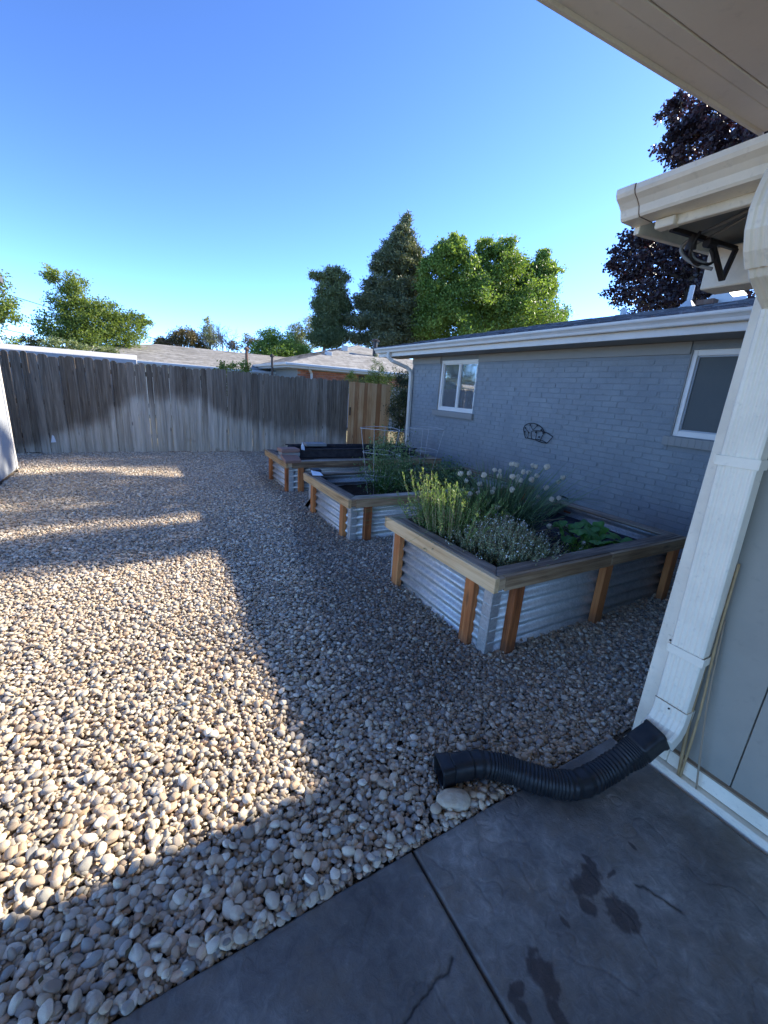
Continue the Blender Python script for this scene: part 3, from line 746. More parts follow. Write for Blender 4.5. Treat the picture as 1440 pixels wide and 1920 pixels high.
# downspout at the far corner
def downspout_mesh(path, w, d, m, name, parent, ribs=True):
    """rectangular pipe following path; w across Y, d across X"""
    prof = []
    nR = 5
    for k in range(nR * 4 + 1):
        u = -w / 2 + .012 + (w - .024) * k / (nR * 4); prof.append((-d / 2 - (.0 if not ribs else -.0028 * (k % 4 in (1, 2))), u))
    prof = [(-d / 2 + .006, -w / 2)] + [(-d / 2, -w / 2 + .006)] + prof + [(-d / 2, w / 2 - .006), (-d / 2 + .006, w / 2), (d / 2, w / 2), (d / 2, -w / 2)]
    path = [Vector(p) for p in path]; n = len(prof); mb = MB()
    for k, p in enumerate(path):
        dd = (path[min(k + 1, len(path) - 1)] - path[max(k - 1, 0)]).normalized()
        ex = Vector((0, 1, 0)).cross(dd).normalized()
        if ex.x < 0: ex = -ex
        ey = Vector((0, 1, 0))
        mb.v += [tuple(p + ex * a + ey * b) for a, b in prof]
    for k in range(len(path) - 1):
        for j in range(n): mb.f.append((k * n + j, k * n + (j + 1) % n, (k + 1) * n + (j + 1) % n, (k + 1) * n + j))
    mb.f.append(tuple(range(n))); mb.f.append(tuple((len(path) - 1) * n + j for j in range(n)))
    return mb.obj(name, m, parent)
ds = downspout_mesh([(4.49, 7.9, 2.29), (4.49, 7.9, 2.19), (4.55, 7.84, 2.12), (4.86, 7.76, 2.02), (4.94, 7.72, 1.95), (4.945, 7.70, 1.85), (4.945, 7.66, .35)], .075, .06, M['white_gutter'], 'downspout', house)

# wall art
art = thing('wall_ornament', 'black wire outline ornament of two loaf shapes hung on the blue brick wall', 'wall ornament', (WX - .03, 4.15, 1.05))
def pa(u, v): return (WX - .022, 4.36 - u * .0071 * .62, .985 + (60 - v) * .0035)   # u 0..70, v 0..60
A_ = MB()
def wire(pts, r=.0062, mb=A_): mb.tube(pts, r, 6)
S_ = 72
def px2(x, y):   # from the ornament's own drawing grid
    return (WX - .028, 4.50 - (x - 280) / 800. * .56, 1.205 - (y - 270) / 590. * .255 - (x - 280) / 800. * .004)
wire([px2(*p) for p in [(380, 800), (340, 680), (300, 560), (288, 470), (310, 390), (360, 330), (440, 285), (540, 270), (650, 300), (730, 350), (790, 410), (830, 480)]])
wire([px2(*p) for p in [(380, 800), (480, 790), (600, 800), (700, 775), (800, 780), (880, 810), (950, 850)]])
wire([px2(*p) for p in [(545, 790), (520, 680), (510, 560), (560, 520), (650, 495), (760, 485), (850, 500), (960, 545), (1065, 610), (1050, 660), (1000, 760), (950, 850), (850, 855), (760, 845), (650, 795)]])
wire([px2(*p) for p in [(850, 500), (815, 620), (785, 760), (770, 850)]])
wire([px2(*p) for p in [(650, 500), (655, 650), (655, 790)]], .0045)
wire([px2(*p) for p in [(450, 330), (500, 420), (545, 500), (600, 400), (650, 325)]], .0045)
wire([px2(*p) for p in [(330, 450), (380, 530), (440, 590), (440, 790)]], .0045)
wire([px2(*p) for p in [(330, 590), (380, 680), (430, 780)]], .0022)
A_.obj('wire_outline', M['wire_black'], art)
for p in [(455, 340), (640, 325), (335, 460), (335, 590), (445, 600), (760, 450), (630, 555), (735, 690), (820, 540)]:
    x, y, z = px2(*p); MB().box(x - .006, x + .004, y - .014, y + .014, z - .012, z + .012).obj('clip', M['wire_black'], art, bevel=.004)

# ================================================================== GARAGE (right edge) and PATIO COVER
gar = thing('garage', 'grey-green sided garage corner with cream trim, gutter and downspout at the patio edge', 'garage', (1.87, 0, 0))
GX = 1.885
for y0, y1 in ((-3.2, -1.6), (-1.596, -.832), (-.828, .386), (.390, .60)):
    MB().box(GX, GX + .02, y0, y1, .10, 2.15).obj('siding_panel', M['grey_siding'], gar, bevel=.002)
MB().box(GX + .02, 6, -3.2, .745, .0, 2.18).obj('wall', M['grey_siding'], gar)
MB().box(1.868, 1.89, .602, .762, .03, 2.16).obj('corner_board', M['cream'], gar, bevel=.004)
MB().box(1.891, 4.95, .744, .764, .02, 2.16).obj('end_siding', M['grey_siding'], gar)
MB().box(1.866, 1.884, -3.2, .600, .030, .098).obj('baseboard', M['cream'], gar, bevel=.004)
MB().box(1.862, 1.886, -3.2, .600, .098, .106).obj('drip_cap', M['twig'], gar, bevel=.002)
MB().box(1.835, 1.90, -3.2, .775, -.08, .026).obj('foundation_ledge', M['cream'], gar, bevel=.008)
# eave: fascia, gutter, soffit, roof
MB().box(1.725, 1.75, -3.3, 1.07, 2.148, 2.235).obj('fascia', M['cream'], gar, bevel=.003)
MB().box(1.705, 1.75, 1.005, 1.075, 2.145, 2.176).obj('fascia_patch', M['cream'], gar, bevel=.004)
MB().box(1.752, 1.88, -3.3, .75, 2.165, 2.178).obj('soffit', M['soffit_dark'], gar)
MB().box(1.78, 3.6, .766, 1.135, 2.222, 2.229).obj('gable_soffit', M['soffit_dark'], gar)
gg = gutter('gutter', M['cream_metal'], 1.722, 2.268, -3.3, 1.165, gar, 1.22, True, .96)
EP = [(1.722 + a * 1.22, 2.268 + b * .96) for a, b in KP]; ecx, ecz = 1.66, 2.22
MB().prism([(ecx + (u - ecx) * 1.035, ecz + (v - ecz) * 1.05) for u, v in EP], 1.10, 1.1685, lambda u, v, w: (u, w, v)).obj('end_cap', M['cream_metal'], gg, bevel=.0015)
MB().prism([(ecx + (u - ecx) * 1.02, ecz + (v - ecz) * 1.03) for u, v in EP], 1.0965, 1.0995, lambda u, v, w: (u, w, v)).obj('end_cap_seam', M['rust'], gg)
groof, _ = gable_roof(gar, 1.66, 2.30, 4.6, -3.35, 1.17, .10, M['shingle'], course=.14)
MB().prism([(1.72, 2.20), (4.6, 2.44), (4.6, 2.36), (1.72, 2.15)], 1.140, 1.162, lambda u, v, w: (u, w, v)).obj('rake_board', M['cream'], gar, bevel=.002)
MB().box(2.20, 2.33, .80, 1.115, 2.028, 2.188).obj('boxed_beam_end', M['cream'], gar, bevel=.005)
# garage downspout
DX, DY = 1.832, .635
dsp = downspout_mesh([(DX, DY - .012, .285), (DX, DY - .008, .6), (DX, DY + .012, 1.3), (DX, DY + .018, 1.845), (DX - .02, DY + .016, 1.872), (DX - .165, DY + .014, 1.935), (DX - .19, DY + .012, 1.965)], .118, .062, M['cream_metal'], 'downspout', gar)
downspout_mesh([(DX - .180, DY + .010, 1.955), (DX - .212, DY + .010, 1.99), (DX - .232, DY + .010, 2.03), (DX - .237, DY + .010, 2.07), (DX - .226, DY + .010, 2.11), (DX - .205, DY + .010, 2.165)], .134, .082, M['cream_metal'], 'elbow', dsp)
downspout_mesh([(DX, DY - .014, .335), (DX - .003, DY - .014, .275), (DX - .03, DY - .014, .225), (DX - .075, DY - .012, .195)], .124, .070, M['cream_metal'], 'kick_elbow', dsp)
for z in (.575, 1.345):
    yy = DY - .008 + (z - .6) * .028
    sb = MB().box(DX - .037, DX - .033, yy - .063, yy + .063, z - .018, z + .018)
    sb.box(DX - .037, DX + .036, yy - .067, yy - .063, z - .018, z + .018); sb.box(DX - .037, DX + .03, yy + .063, yy + .067, z - .018, z + .018)
    sb.box(1.862, 1.8665, yy + .067, yy + .098, z - .018, z + .018)
    s_ = sb.obj('strap', M['cream_metal'], dsp, bevel=.001)
    MB().tube([(1.863, yy + .084, z), (1.859, yy + .084, z)], .005, 8).obj('screw', M['dark_metal'], s_)
MB().tube([(DX - .033, DY - .012, .32), (DX - .037, DY - .012, .32)], .004, 8).obj('screw', M['dark_metal'], dsp)
# dents / joint lines
MB().box(DX - .0355, DX - .033, DY - .072, DY + .048, .338, .3405).obj('joint_seam', M['twig'], dsp)
# V bracket under the eave
br = thing('wall_bracket', 'black V-shaped steel bracket fixed under the garage eave', 'bracket', (2.0, 1.05, 2.1))
b_ = MB(); 
for p, q in (((1.80, 1.065, 2.165), (2.14, .985, 2.15)), ((2.14, .985, 2.15), (2.105, .99, 2.03)), ((2.105, .99, 2.03), (1.99, 1.0, 2.135))):
    board('steel_arm', M['dark_metal'], p, q, .018, .016, br, bevel=.002)
MB().tube([(1.96, 1.01, 2.14), (2.0, 1.0, 2.14)], .017, 12).obj('bolt', M['dark_metal'], br, smooth=False)
MB().tube([(1.90, 1.03, 2.16), (1.905, 1.035, 2.11)], [.012, .02], 12).obj('bolt', M['dark_metal'], br)
def cable(pts, r, label, m=M['cable_grey'], n=8, grp=None, nm='cable'):
    P = [Vector(p) for p in pts]; out = []
    for i in range(len(P) - 1):
        p0 = P[max(i - 1, 0)]; p1 = P[i]; p2 = P[i + 1]; p3 = P[min(i + 2, len(P) - 1)]
        for k in range(n):
            t_ = k / n; out.append(.5 * ((2 * p1) + (-p0 + p2) * t_ + (2 * p0 - 5 * p1 + 4 * p2 - p3) * t_ ** 2 + (-p0 + 3 * p1 - 3 * p2 + p3) * t_ ** 3))
    out.append(P[-1]); return tag(MB().tube(out, r, 6).obj(nm, m, smooth=True), label, 'cable', grp)
cable([(1.90, .80, 2.215), (1.95, .896, 2.208), (1.95, .99, 2.184), (1.95, 1.088, 2.150), (1.95, 1.080, 2.108), (1.96, 1.03, 2.068), (1.98, .975, 2.045)], .007, 'thick grey cable looping below the garage eave, outermost of the loops')
cable([(1.92, .80, 2.205), (1.96, .90, 2.192), (1.97, .98, 2.168), (1.965, 1.055, 2.142), (1.97, 1.05, 2.10), (2.0, 1.0, 2.07)], .0045, 'thin grey cable running inside the thick cable under the garage eave')
cable([(1.90, 1.01, 2.165), (1.90, 1.03, 2.10), (1.95, 1.02, 2.065), (2.0, .99, 2.075), (1.98, 1.0, 2.12)], .006, 'short black cable coiled round the V bracket', M['dark_metal'])

# patio cover overhead
cov = thing('patio_roof', 'cream painted patio roof overhead seen from below, at the upper right', 'patio roof', (0, 0, 2.55))
def zc(x): return 2.548 + .07 * (x - 1.036)
def sl(mb, x0, x1, y0, y1, dz0, dz1):
    i = len(mb.v); mb.v += [(x0, y0, zc(x0) + dz0), (x1, y0, zc(x1) + dz0), (x1, y1, zc(x1) + dz0), (x0, y1, zc(x0) + dz0), (x0, y0, zc(x0) + dz1), (x1, y0, zc(x1) + dz1), (x1, y1, zc(x1) + dz1), (x0, y1, zc(x0) + dz1)]
    mb.f += [tuple(i + k for k in q) for q in ((0, 3, 2, 1), (4, 5, 6, 7), (0, 1, 5, 4), (1, 2, 6, 5), (2, 3, 7, 6), (3, 0, 4, 7))]; return mb
sl(MB(), -2.6, 2.34, 1.086, 1.10, -.012, .15).obj('drip_edge', M['cream_metal'], cov, bevel=.002)
sl(MB(), -2.6, 2.34, 1.012, 1.0875, .0, .15).obj('fascia_beam', M['soffit_cream'], cov, bevel=.002)
sl(MB(), -2.6, 2.34, .965, 1.0117, .001, .14).obj('inner_trim', M['soffit_cream'], cov, bevel=.002)
sl(MB(), -2.6, 2.34, -3.0, .9605, .004, .10).obj('ceiling_panel', M['soffit_cream'], cov)
sl(MB(), -2.6, 2.34, .961, .9645, .02, .10).obj('joint_strip', M['dark_metal'], cov)
sl(MB(), -2.62, 2.36, -3.05, 1.11, .152, .19).obj('roofing', M['shingle'], cov)
MB().box(2.345, 2.37, .70, 1.07, 2.50, 2.80).obj('end_board', M['bark_pale'], cov)

# ================================================================== FLEXIBLE PIPE
pipe = thing('drain_pipe', 'black flexible corrugated drain pipe bending from the cream downspout onto the gravel', 'drain pipe', (1.35, .7, 0))
ctrl = [(1.765, .622, .205), (1.72, .634, .175), (1.665, .648, .132), (1.57, .668, .082), (1.46, .684, .054), (1.375, .698, .052), (1.30, .742, .052), (1.24, .80, .052), (1.17, .875, .056), (1.09, .93, .062), (1.0, .962, .060), (.915, .985, .052)]
def spline(pts, n):
    P = [Vector(p) for p in pts]; out = []
    for i in range(len(P) - 1):
        p0 = P[max(i - 1, 0)]; p1 = P[i]; p2 = P[i + 1]; p3 = P[min(i + 2, len(P) - 1)]
        for k in range(n):
            t_ = k / n; out.append(.5 * ((2 * p1) + (-p0 + p2) * t_ + (2 * p0 - 5 * p1 + 4 * p2 - p3) * t_ ** 2 + (-p0 + 3 * p1 - 3 * p2 + p3) * t_ ** 3))
    out.append(P[-1]); return out
P = spline(ctrl, 40); L = [0]
for a, b in zip(P[:-1], P[1:]): L.append(L[-1] + (b - a).length)
tot = L[-1]
def arc(s):
    k = min(np.searchsorted(L, s), len(P) - 1); k = max(k, 1); f = (s - L[k - 1]) / max(L[k] - L[k - 1], 1e-9); return P[k - 1].lerp(P[k], f)
def rect(a, n=5.):   # superellipse radius
    return 1 / ((abs(math.cos(a)) ** n + abs(math.sin(a)) ** n) ** (1 / n))
def section(s0, s1, nseg, rfun, sxf, name):
    path = [arc(s0 + (s1 - s0) * k / nseg) for k in range(nseg + 1)]
    mb = MB().tube(path, [rfun(k / nseg) for k in range(nseg + 1)], 32, False, sxf)
    o = mb.obj(name, M['black_plastic'], pipe, smooth=True)
    so = o.modifiers.new('shell', 'SOLIDIFY'); so.thickness = .003; return o
sA, sB = .105, tot - .135
section(0, sA, 10, lambda t_: .046 + (.004 if t_ < .12 else 0) + .003 * t_, lambda t_, a: rect(a, 7), 'inlet_adapter')
nr = 46
def rib(t_):
    # spacing varies: squeezed at the bend, stretched elsewhere
    ph = (t_ * nr + 2.2 * math.sin(t_ * 9.0) + .8 * math.sin(t_ * 23)) % 1.0
    return .0455 + .0048 * (1 - abs(2 * ph - 1)) + .001 * math.sin(t_ * 41)
section(sA - .004, sB, nr * 8, rib, lambda t_, a: rect(a, 2.6 + 3 * max(0, .12 - t_) / .12), 'corrugated_section')
section(sB - .004, tot - .055, 12, lambda t_: .0475 + (.002 if int(t_ * 12) % 2 else 0), lambda t_, a: rect(a, 3.0), 'ribbed_collar')
section(tot - .058, tot, 8, lambda t_: .046 + .006 * t_, lambda t_, a: rect(a, 7), 'outlet_adapter')

# ================================================================== BAMBOO STAKES
def stake(pts, r, label, m):
    P = spline(pts, 5); rad = [r * (1 + (.22 if k % 6 == 3 else 0)) * (1 - .25 * k / len(P)) for k in range(len(P))]
    return tag(MB().tube(P, rad, 8).obj('garden_stake', m, smooth=True), label, 'stake', 'stakes leaning behind the garage downspout')
stake([(1.848, .540, .028), (1.852, .563, .30), (1.858, .574, .62), (1.866, .581, .95)], .0068, 'thick brown bamboo stake leaning behind the downspout, nearest the corner', M['bamboo'])
stake([(1.846, .532, .028), (1.848, .538, .35), (1.853, .560, .66), (1.862, .572, .98)], .0050, 'yellow bamboo stake crossing in front of the thick brown stake', M['bamboo'])
stake([(1.845, .470, .028), (1.849, .505, .25), (1.854, .535, .48), (1.864, .560, .75)], .0038, 'thin pale dry stem standing apart from the two bamboo stakes', M['twig'])

# ================================================================== RAISED BEDS
def corr(name, parent, axis, fixed, a, b, z0, z1, out):
    pts = []; n = int((z1 - z0) / .0085)
    for k in range(n + 1):
        z = z0 + (z1 - z0) * k / n; pts.append((fixed + out * .0150 * math.sin(2 * PI * z / .086), z))
    fn = (lambda u, v, w: (w, u, v)) if axis == 'x' else (lambda u, v, w: (u, w, v))
    o = MB().strip(pts, a, b, fn).obj(name, M['galv'], parent, smooth=True)
    so = o.modifiers.new('sheet', 'SOLIDIFY'); so.thickness = .0015; return o
def raised_bed(x0, x1, y0, y1, zt, label, postsY, postsX, soilz, fabric, facecols):
    t_ = thing('raised_bed', label, 'raised bed', ((x0 + x1) / 2, (y0 + y1) / 2, 0), 'raised garden beds along the brick house')
    mi = .075; fh = .088; th = .036; zf = zt - .006
    X0, X1, Y0, Y1 = x0 + mi, x1 - mi, y0 + mi, y1 - mi
    corr('corrugated_panel', t_, 'x', Y0, X0, X1, -.03, zt - .035, 1); corr('corrugated_panel', t_, 'x', Y1, X0, X1, -.03, zt - .035, 1)
    corr('corrugated_panel', t_, 'y', X0, Y0, Y1, -.03, zt - .035, 1); corr('corrugated_panel', t_, 'y', X1, Y0, Y1, -.03, zt - .035, 1)
    for cx_, cy_, sx, sy in ((X0, Y0, -1, -1), (X1, Y0, 1, -1), (X0, Y1, -1, 1), (X1, Y1, 1, 1)):
        f_ = MB().box(min(cx_ + sx * .013, cx_ - sx * .055), max(cx_ + sx * .013, cx_ - sx * .055), cy_ + sy * .0125, cy_ + sy * .0155, -.04, zt - .05)
        f_.box(cx_ + sx * .0125, cx_ + sx * .0155, min(cy_ + sy * .013, cy_ - sy * .055), max(cy_ + sy * .013, cy_ - sy * .055), -.04, zt - .05)
        f_.obj('corner_flashing', M['galv'], t_)
    pw = .082
    for y in postsY:
        board('post', M['post'], (x0 + .010 + pw / 2 - .005, y, -.05), (x0 + .010 + pw / 2 - .005, y, zt - fh + .002), pw, .05, t_, up=(1, 0, 0), bevel=.004)
        board('post', M['post'], (x1 - .010 - pw / 2 + .005, y, -.05), (x1 - .010 - pw / 2 + .005, y, zt - fh + .002), pw, .05, t_, up=(1, 0, 0), bevel=.004)
    for x in postsX:
        board('post', M['post'], (x, y0 + .035, -.05), (x, y0 + .035, zt - fh + .002), pw, .05, t_, up=(0, 1, 0), bevel=.004)
        board('post', M['post'], (x, y1 - .035, -.05), (x, y1 - .035, zt - fh + .002), pw, .05, t_, up=(0, 1, 0), bevel=.004)
    # face boards (long sides in two pieces)
    zc_ = zf - fh / 2
    xm = x0 + (x1 - x0) * .515
    board('face_board', M['rail_face'], (x0 + .002, y0 + th / 2, zc_), (x0 + .085, y0 + th / 2, zc_ + .008), th, fh - .018, t_)
    board('face_board', M['rail_face'], (x0 + .088, y0 + th / 2, zc_ - .001), (xm, y0 + th / 2, zc_ - .001), th, fh, t_)
    board('face_board', M['rail_face'], (xm + .003, y0 + th / 2, zc_ + .001), (x1 - .004, y0 + th / 2, zc_ + .001), th, fh, t_)
    board('face_board', M['rail_face'], (x0 + .004, y1 - th / 2, zc_), (x1 - .004, y1 - th / 2, zc_), th, fh, t_)
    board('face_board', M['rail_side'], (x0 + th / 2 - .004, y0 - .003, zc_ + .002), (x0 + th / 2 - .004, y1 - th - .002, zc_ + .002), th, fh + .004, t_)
    board('face_board', M['rail_face'], (x1 - th / 2, y0 + th + .002, zc_), (x1 - th / 2, y1 - th - .002, zc_), th, fh, t_)
    # mitred cap boards with a gap to the face
    cw = .098; ci = .030; ct = .020
    def cap(pts):
        P = [Vector(p) for p in pts]; c_ = sum(P, Vector()) / 4; d = (P[1] - P[0]).normalized(); y = Vector((0, 0, 1)).cross(d)
        loc = [((p - c_).dot(d), (p - c_).dot(y)) for p in P]
        me = MB().prism(loc, -ct, 0, lambda u, v, w: (u, v, w)).mesh('cap_board', M['rail_top'], bevel=.003)
        Mx = Matrix((d, y, Vector((0, 0, 1)))).transposed().to_4x4(); Mx.translation = c_ + Vector((0, 0, zt + R_.uniform(-.001, .002)))
        link('cap_board', me, t_, None, Mx)
    a0, a1, b0, b1 = x0 + ci, x1 - ci, y0 + ci, y1 - ci; g_ = .002
    cap([(a0 + g_, b0, 0), (a1 - g_, b0, 0), (a1 - cw, b0 + cw, 0), (a0 + cw, b0 + cw, 0)])
    cap([(a1 - g_, b1, 0), (a0 + g_, b1, 0), (a0 + cw, b1 - cw, 0), (a1 - cw, b1 - cw, 0)])
    cap([(a0, b1 - g_, 0), (a0, b0 + g_, 0), (a0 + cw, b0 + cw + g_, 0), (a0 + cw, b1 - cw - g_, 0)])
    cap([(a1, b0 + g_, 0), (a1, b1 - g_, 0), (a1 - cw, b1 - cw - g_, 0), (a1 - cw, b0 + cw + g_, 0)])
    # inner posts
    for x, y in ((X1 - .06, (Y0 + Y1) / 2 - .05), (X1 - .06, Y1 - .06), (X0 + .06, Y1 - .06)):
        board('inner_post', M['rail_face'], (x, y, 0), (x, y, zt - .022), .07, .045, t_)
    # soil
    nx, ny = 70, 40; xs = np.linspace(X0 + .014, X1 - .014, nx); ys = np.linspace(Y0 + .014, Y1 - .014, ny); XX, YY = np.meshgrid(xs, ys)
    ZZ = soilz + .05 * (fbm(XX, YY, 3, 4, 31) - .5) + .03 * (np.abs(fbm(XX, YY, 6, 2, 5) - .5))
    idx = np.arange(nx * ny).reshape(ny, nx); F = np.stack([idx[:-1, :-1], idx[:-1, 1:], idx[1:, 1:], idx[1:, :-1]], -1).reshape(-1, 4)
    link('soil_cover', np_mesh('soil_cover', np.stack([XX, YY, ZZ], -1).reshape(-1, 3), F, M['fabric'] if fabric else M['soil'], None, True), t_)
    return t_
b1 = raised_bed(*BEDS[0], 'nearest and tallest raised bed, holding the rosemary, white chive flowers and squash', (1.735, 2.60), (1.87, 2.75, 3.64), .40, True, None)
b2 = raised_bed(*BEDS[1], 'middle raised bed with the caged tomato plants in dark soil', (3.82, 4.72), (1.94, 2.9, 4.2), .27, False, None)
b3 = raised_bed(*BEDS[2], 'farthest raised bed with red and grey pavers stacked on its near left corner', (5.83, 6.72), (1.93, 3.1, 4.3), .33, False, None)
# screws in the cap of bed 1
# drip tube over far corner of bed 1
cable([(3.45, 2.62, .40), (3.55, 2.655, .48), (3.62, 2.69, .57), (3.70, 2.70, .585), (3.76, 2.66, .56)], .008, 'black irrigation tube hooked over the far corner of the nearest bed', M['wire_black'], nm='irrigation_tube')
# drip lines lying in bed 1
for k, y in enumerate((1.78, 2.02, 2.28, 2.48)):
    cable([(2.2, y + .02, .428), (2.6, y - .01, .424), (3.1, y + .015, .428), (3.5, y, .43)], .006, ['brown drip line nearest the front board of the nearest bed', 'second brown drip line from the front board of the nearest bed', 'third brown drip line from the front board of the nearest bed', 'brown drip line farthest from the front board of the nearest bed'][k], M['twig'], grp='drip lines across the nearest bed', nm='drip_line')

# bed 3 contents
k = 0
for i, (m, lb, dz, dx, rz, nm) in enumerate([('paver_grey', 'grey concrete paver at the bottom of the stack on the far bed', 0, 0, .02, 'paver'), ('paver_grey', 'grey paver in the middle of the stack on the far bed', .056, .012, -.05, 'paver'), ('paver_red', 'red paver on top of the stack on the far bed corner', .112, -.004, .07, 'paver')]):
    o = MB().box(-.135, .135, -.10, .10, 0, .052).obj('paver', M[m], None, loc=(1.80 + dx, 5.93 + dx, .462 + dz), bevel=.006); o.rotation_euler = (0, 0, rz)
    tag(o, lb, 'paver', 'pavers on the far raised bed')
o = MB().box(-.12, .12, -.10, .10, 0, .05).obj('paver', M['paver_red'], None, loc=(1.79, 5.80, .47), bevel=.006); o.rotation_euler = (.35, 0, .1)
tag(o, 'reddish paver tilted against the front foot of the paver stack', 'paver', 'pavers on the far raised bed')
o = MB().box(-.17, .17, -.10, .10, 0, .045).obj('paver', M['paver_grey'], None, loc=(2.34, 6.32, .602), bevel=.006); tag(o, 'flat pale grey paver lying alone on the black trough', 'paver', 'pavers on the far raised bed')
tr = thing('plastic_trough', 'long black plastic trough lying across the far raised bed', 'trough', (2.9, 6.15, .43))
t1 = MB(); t1.box(1.93, 4.05, 5.98, 6.0, .47, .592); t1.box(1.93, 4.05, 6.40, 6.42, .47, .60); t1.box(1.93, 1.95, 6.0, 6.40, .47, .592); t1.box(4.03, 4.05, 6.0, 6.40, .47, .592); t1.box(1.95, 4.03, 6.0, 6.40, .47, .485)
t1.obj('tray', M['black_edging'], tr, bevel=.004)
MB().tube([(1.90, 5.975, .597), (4.08, 5.975, .600)], .011, 8).obj('rolled_rim', M['black_edging'], tr, smooth=True)
MB().tube([(1.90, 6.43, .605), (4.08, 6.43, .606)], .010, 8).obj('rolled_rim', M['black_edging'], tr, smooth=True)
o = MB().box(2.2, 4.2, 5.86, 5.955, .435, .455).obj('edging_board', M['rail_top'], bevel=.003); tag(o, 'weathered plank lying along the front of the black trough', 'plank')
# white scrap between pavers and trough; white tag further right
def scrap(pts, label, nm, cat):
    mb = MB(); mb.quad(*pts); o = mb.obj(nm, M['white_plastic']); so = o.modifiers.new('t', 'SOLIDIFY'); so.thickness = .002; return tag(o, label, cat)
scrap([(1.99, 5.93, .60), (2.05, 5.95, .585), (2.06, 5.99, .63), (2.03, 6.0, .70), (2.0, 5.97, .65)], 'torn scrap of white plastic sticking up beside the paver stack', 'plastic_scrap', 'scrap')
scrap([(3.05, 4.98, .62), (3.13, 4.98, .62), (3.13, 4.985, .68), (3.05, 4.985, .68)], 'small white plant tag standing among the tomato plants', 'plant_tag', 'plant tag')
scrap([(-1.52, 9.655, .20), (-1.44, 9.64, .21), (-1.465, 9.665, .32), (-1.49, 9.665, .34)], 'white plastic scrap wedged low between two fence boards', 'plastic_scrap', 'scrap')
# sheet of grey metal/bag bits on bed 2 left rail
for pts, lb in (([(1.74, 4.75, .462), (1.86, 4.70, .464), (1.88, 4.86, .475), (1.78, 4.93, .490)], 'crumpled pale plastic scrap on the cap of the middle bed'),):
    scrap(pts, lb, 'plastic_scrap', 'scrap')
o = MB().box(1.80, 1.92, 4.90, 5.02, .46, .50).obj('drip_valve', M['dark_metal'], bevel=.012, segs=2); tag(o, 'dark drip valve on the far left corner of the middle bed', 'valve')

# ================================================================== PLANTS IN BED 1
soilZ = .41
def rosemary():
    t_ = thing('rosemary_bush', 'upright bright green rosemary bush at the back left of the nearest bed', 'bush', (1.95, 2.42, soilZ))
    st = MB(); lf = []; yl = []
    for k in range(330):
        bx, by = float(np.clip(rng.normal(1.98, .105), 1.80, 2.2)), rng.normal(2.36, .11)
        hgt = rng.uniform(.22, .45) * (1.15 if bx < 1.95 else .92); lean = (float(np.clip((bx - 1.97) * 1.0, -.14, .2)) + rng.normal(0, .02), (by - 2.38) * .6 + rng.normal(0, .02))
        pth = [Vector((bx + lean[0] * u ** 1.5 * .75, by + lean[1] * u ** 1.5 * .75, soilZ + hgt * u)) for u in np.linspace(0, 1, 5)]
        st.tube(pth, [.0028, .0024, .002, .0016, .001], 4, False)
        n = 100; u = rng.uniform(.05, 1, n); P0 = np.array([pth[0].lerp(pth[-1], 0)[:]]) 
        pts = np.array([p[:] for p in pth]); ui = u * 4; i0 = np.minimum(ui.astype(int), 3); f = (ui - i0)[:, None]
        P0 = pts[i0] * (1 - f) + pts[i0 + 1] * f
        D = unit(n) * .8; D[:, 2] = np.abs(D[:, 2]) * .6 + .75
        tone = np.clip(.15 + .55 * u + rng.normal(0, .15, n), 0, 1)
        lf.append(leaves(P0, D, unit(n), rng.uniform(.018, .032, n), .0055, tone))
        if R_.random() < .08:
            for q in range(12): yl.append(np.array(pth[-1][:]) + rng.normal(0, .006, 3) + np.array([0, 0, -q * .006]))
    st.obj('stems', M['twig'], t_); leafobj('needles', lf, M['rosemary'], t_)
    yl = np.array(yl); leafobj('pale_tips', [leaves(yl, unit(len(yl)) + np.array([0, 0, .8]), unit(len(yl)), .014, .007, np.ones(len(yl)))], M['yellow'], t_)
rosemary()
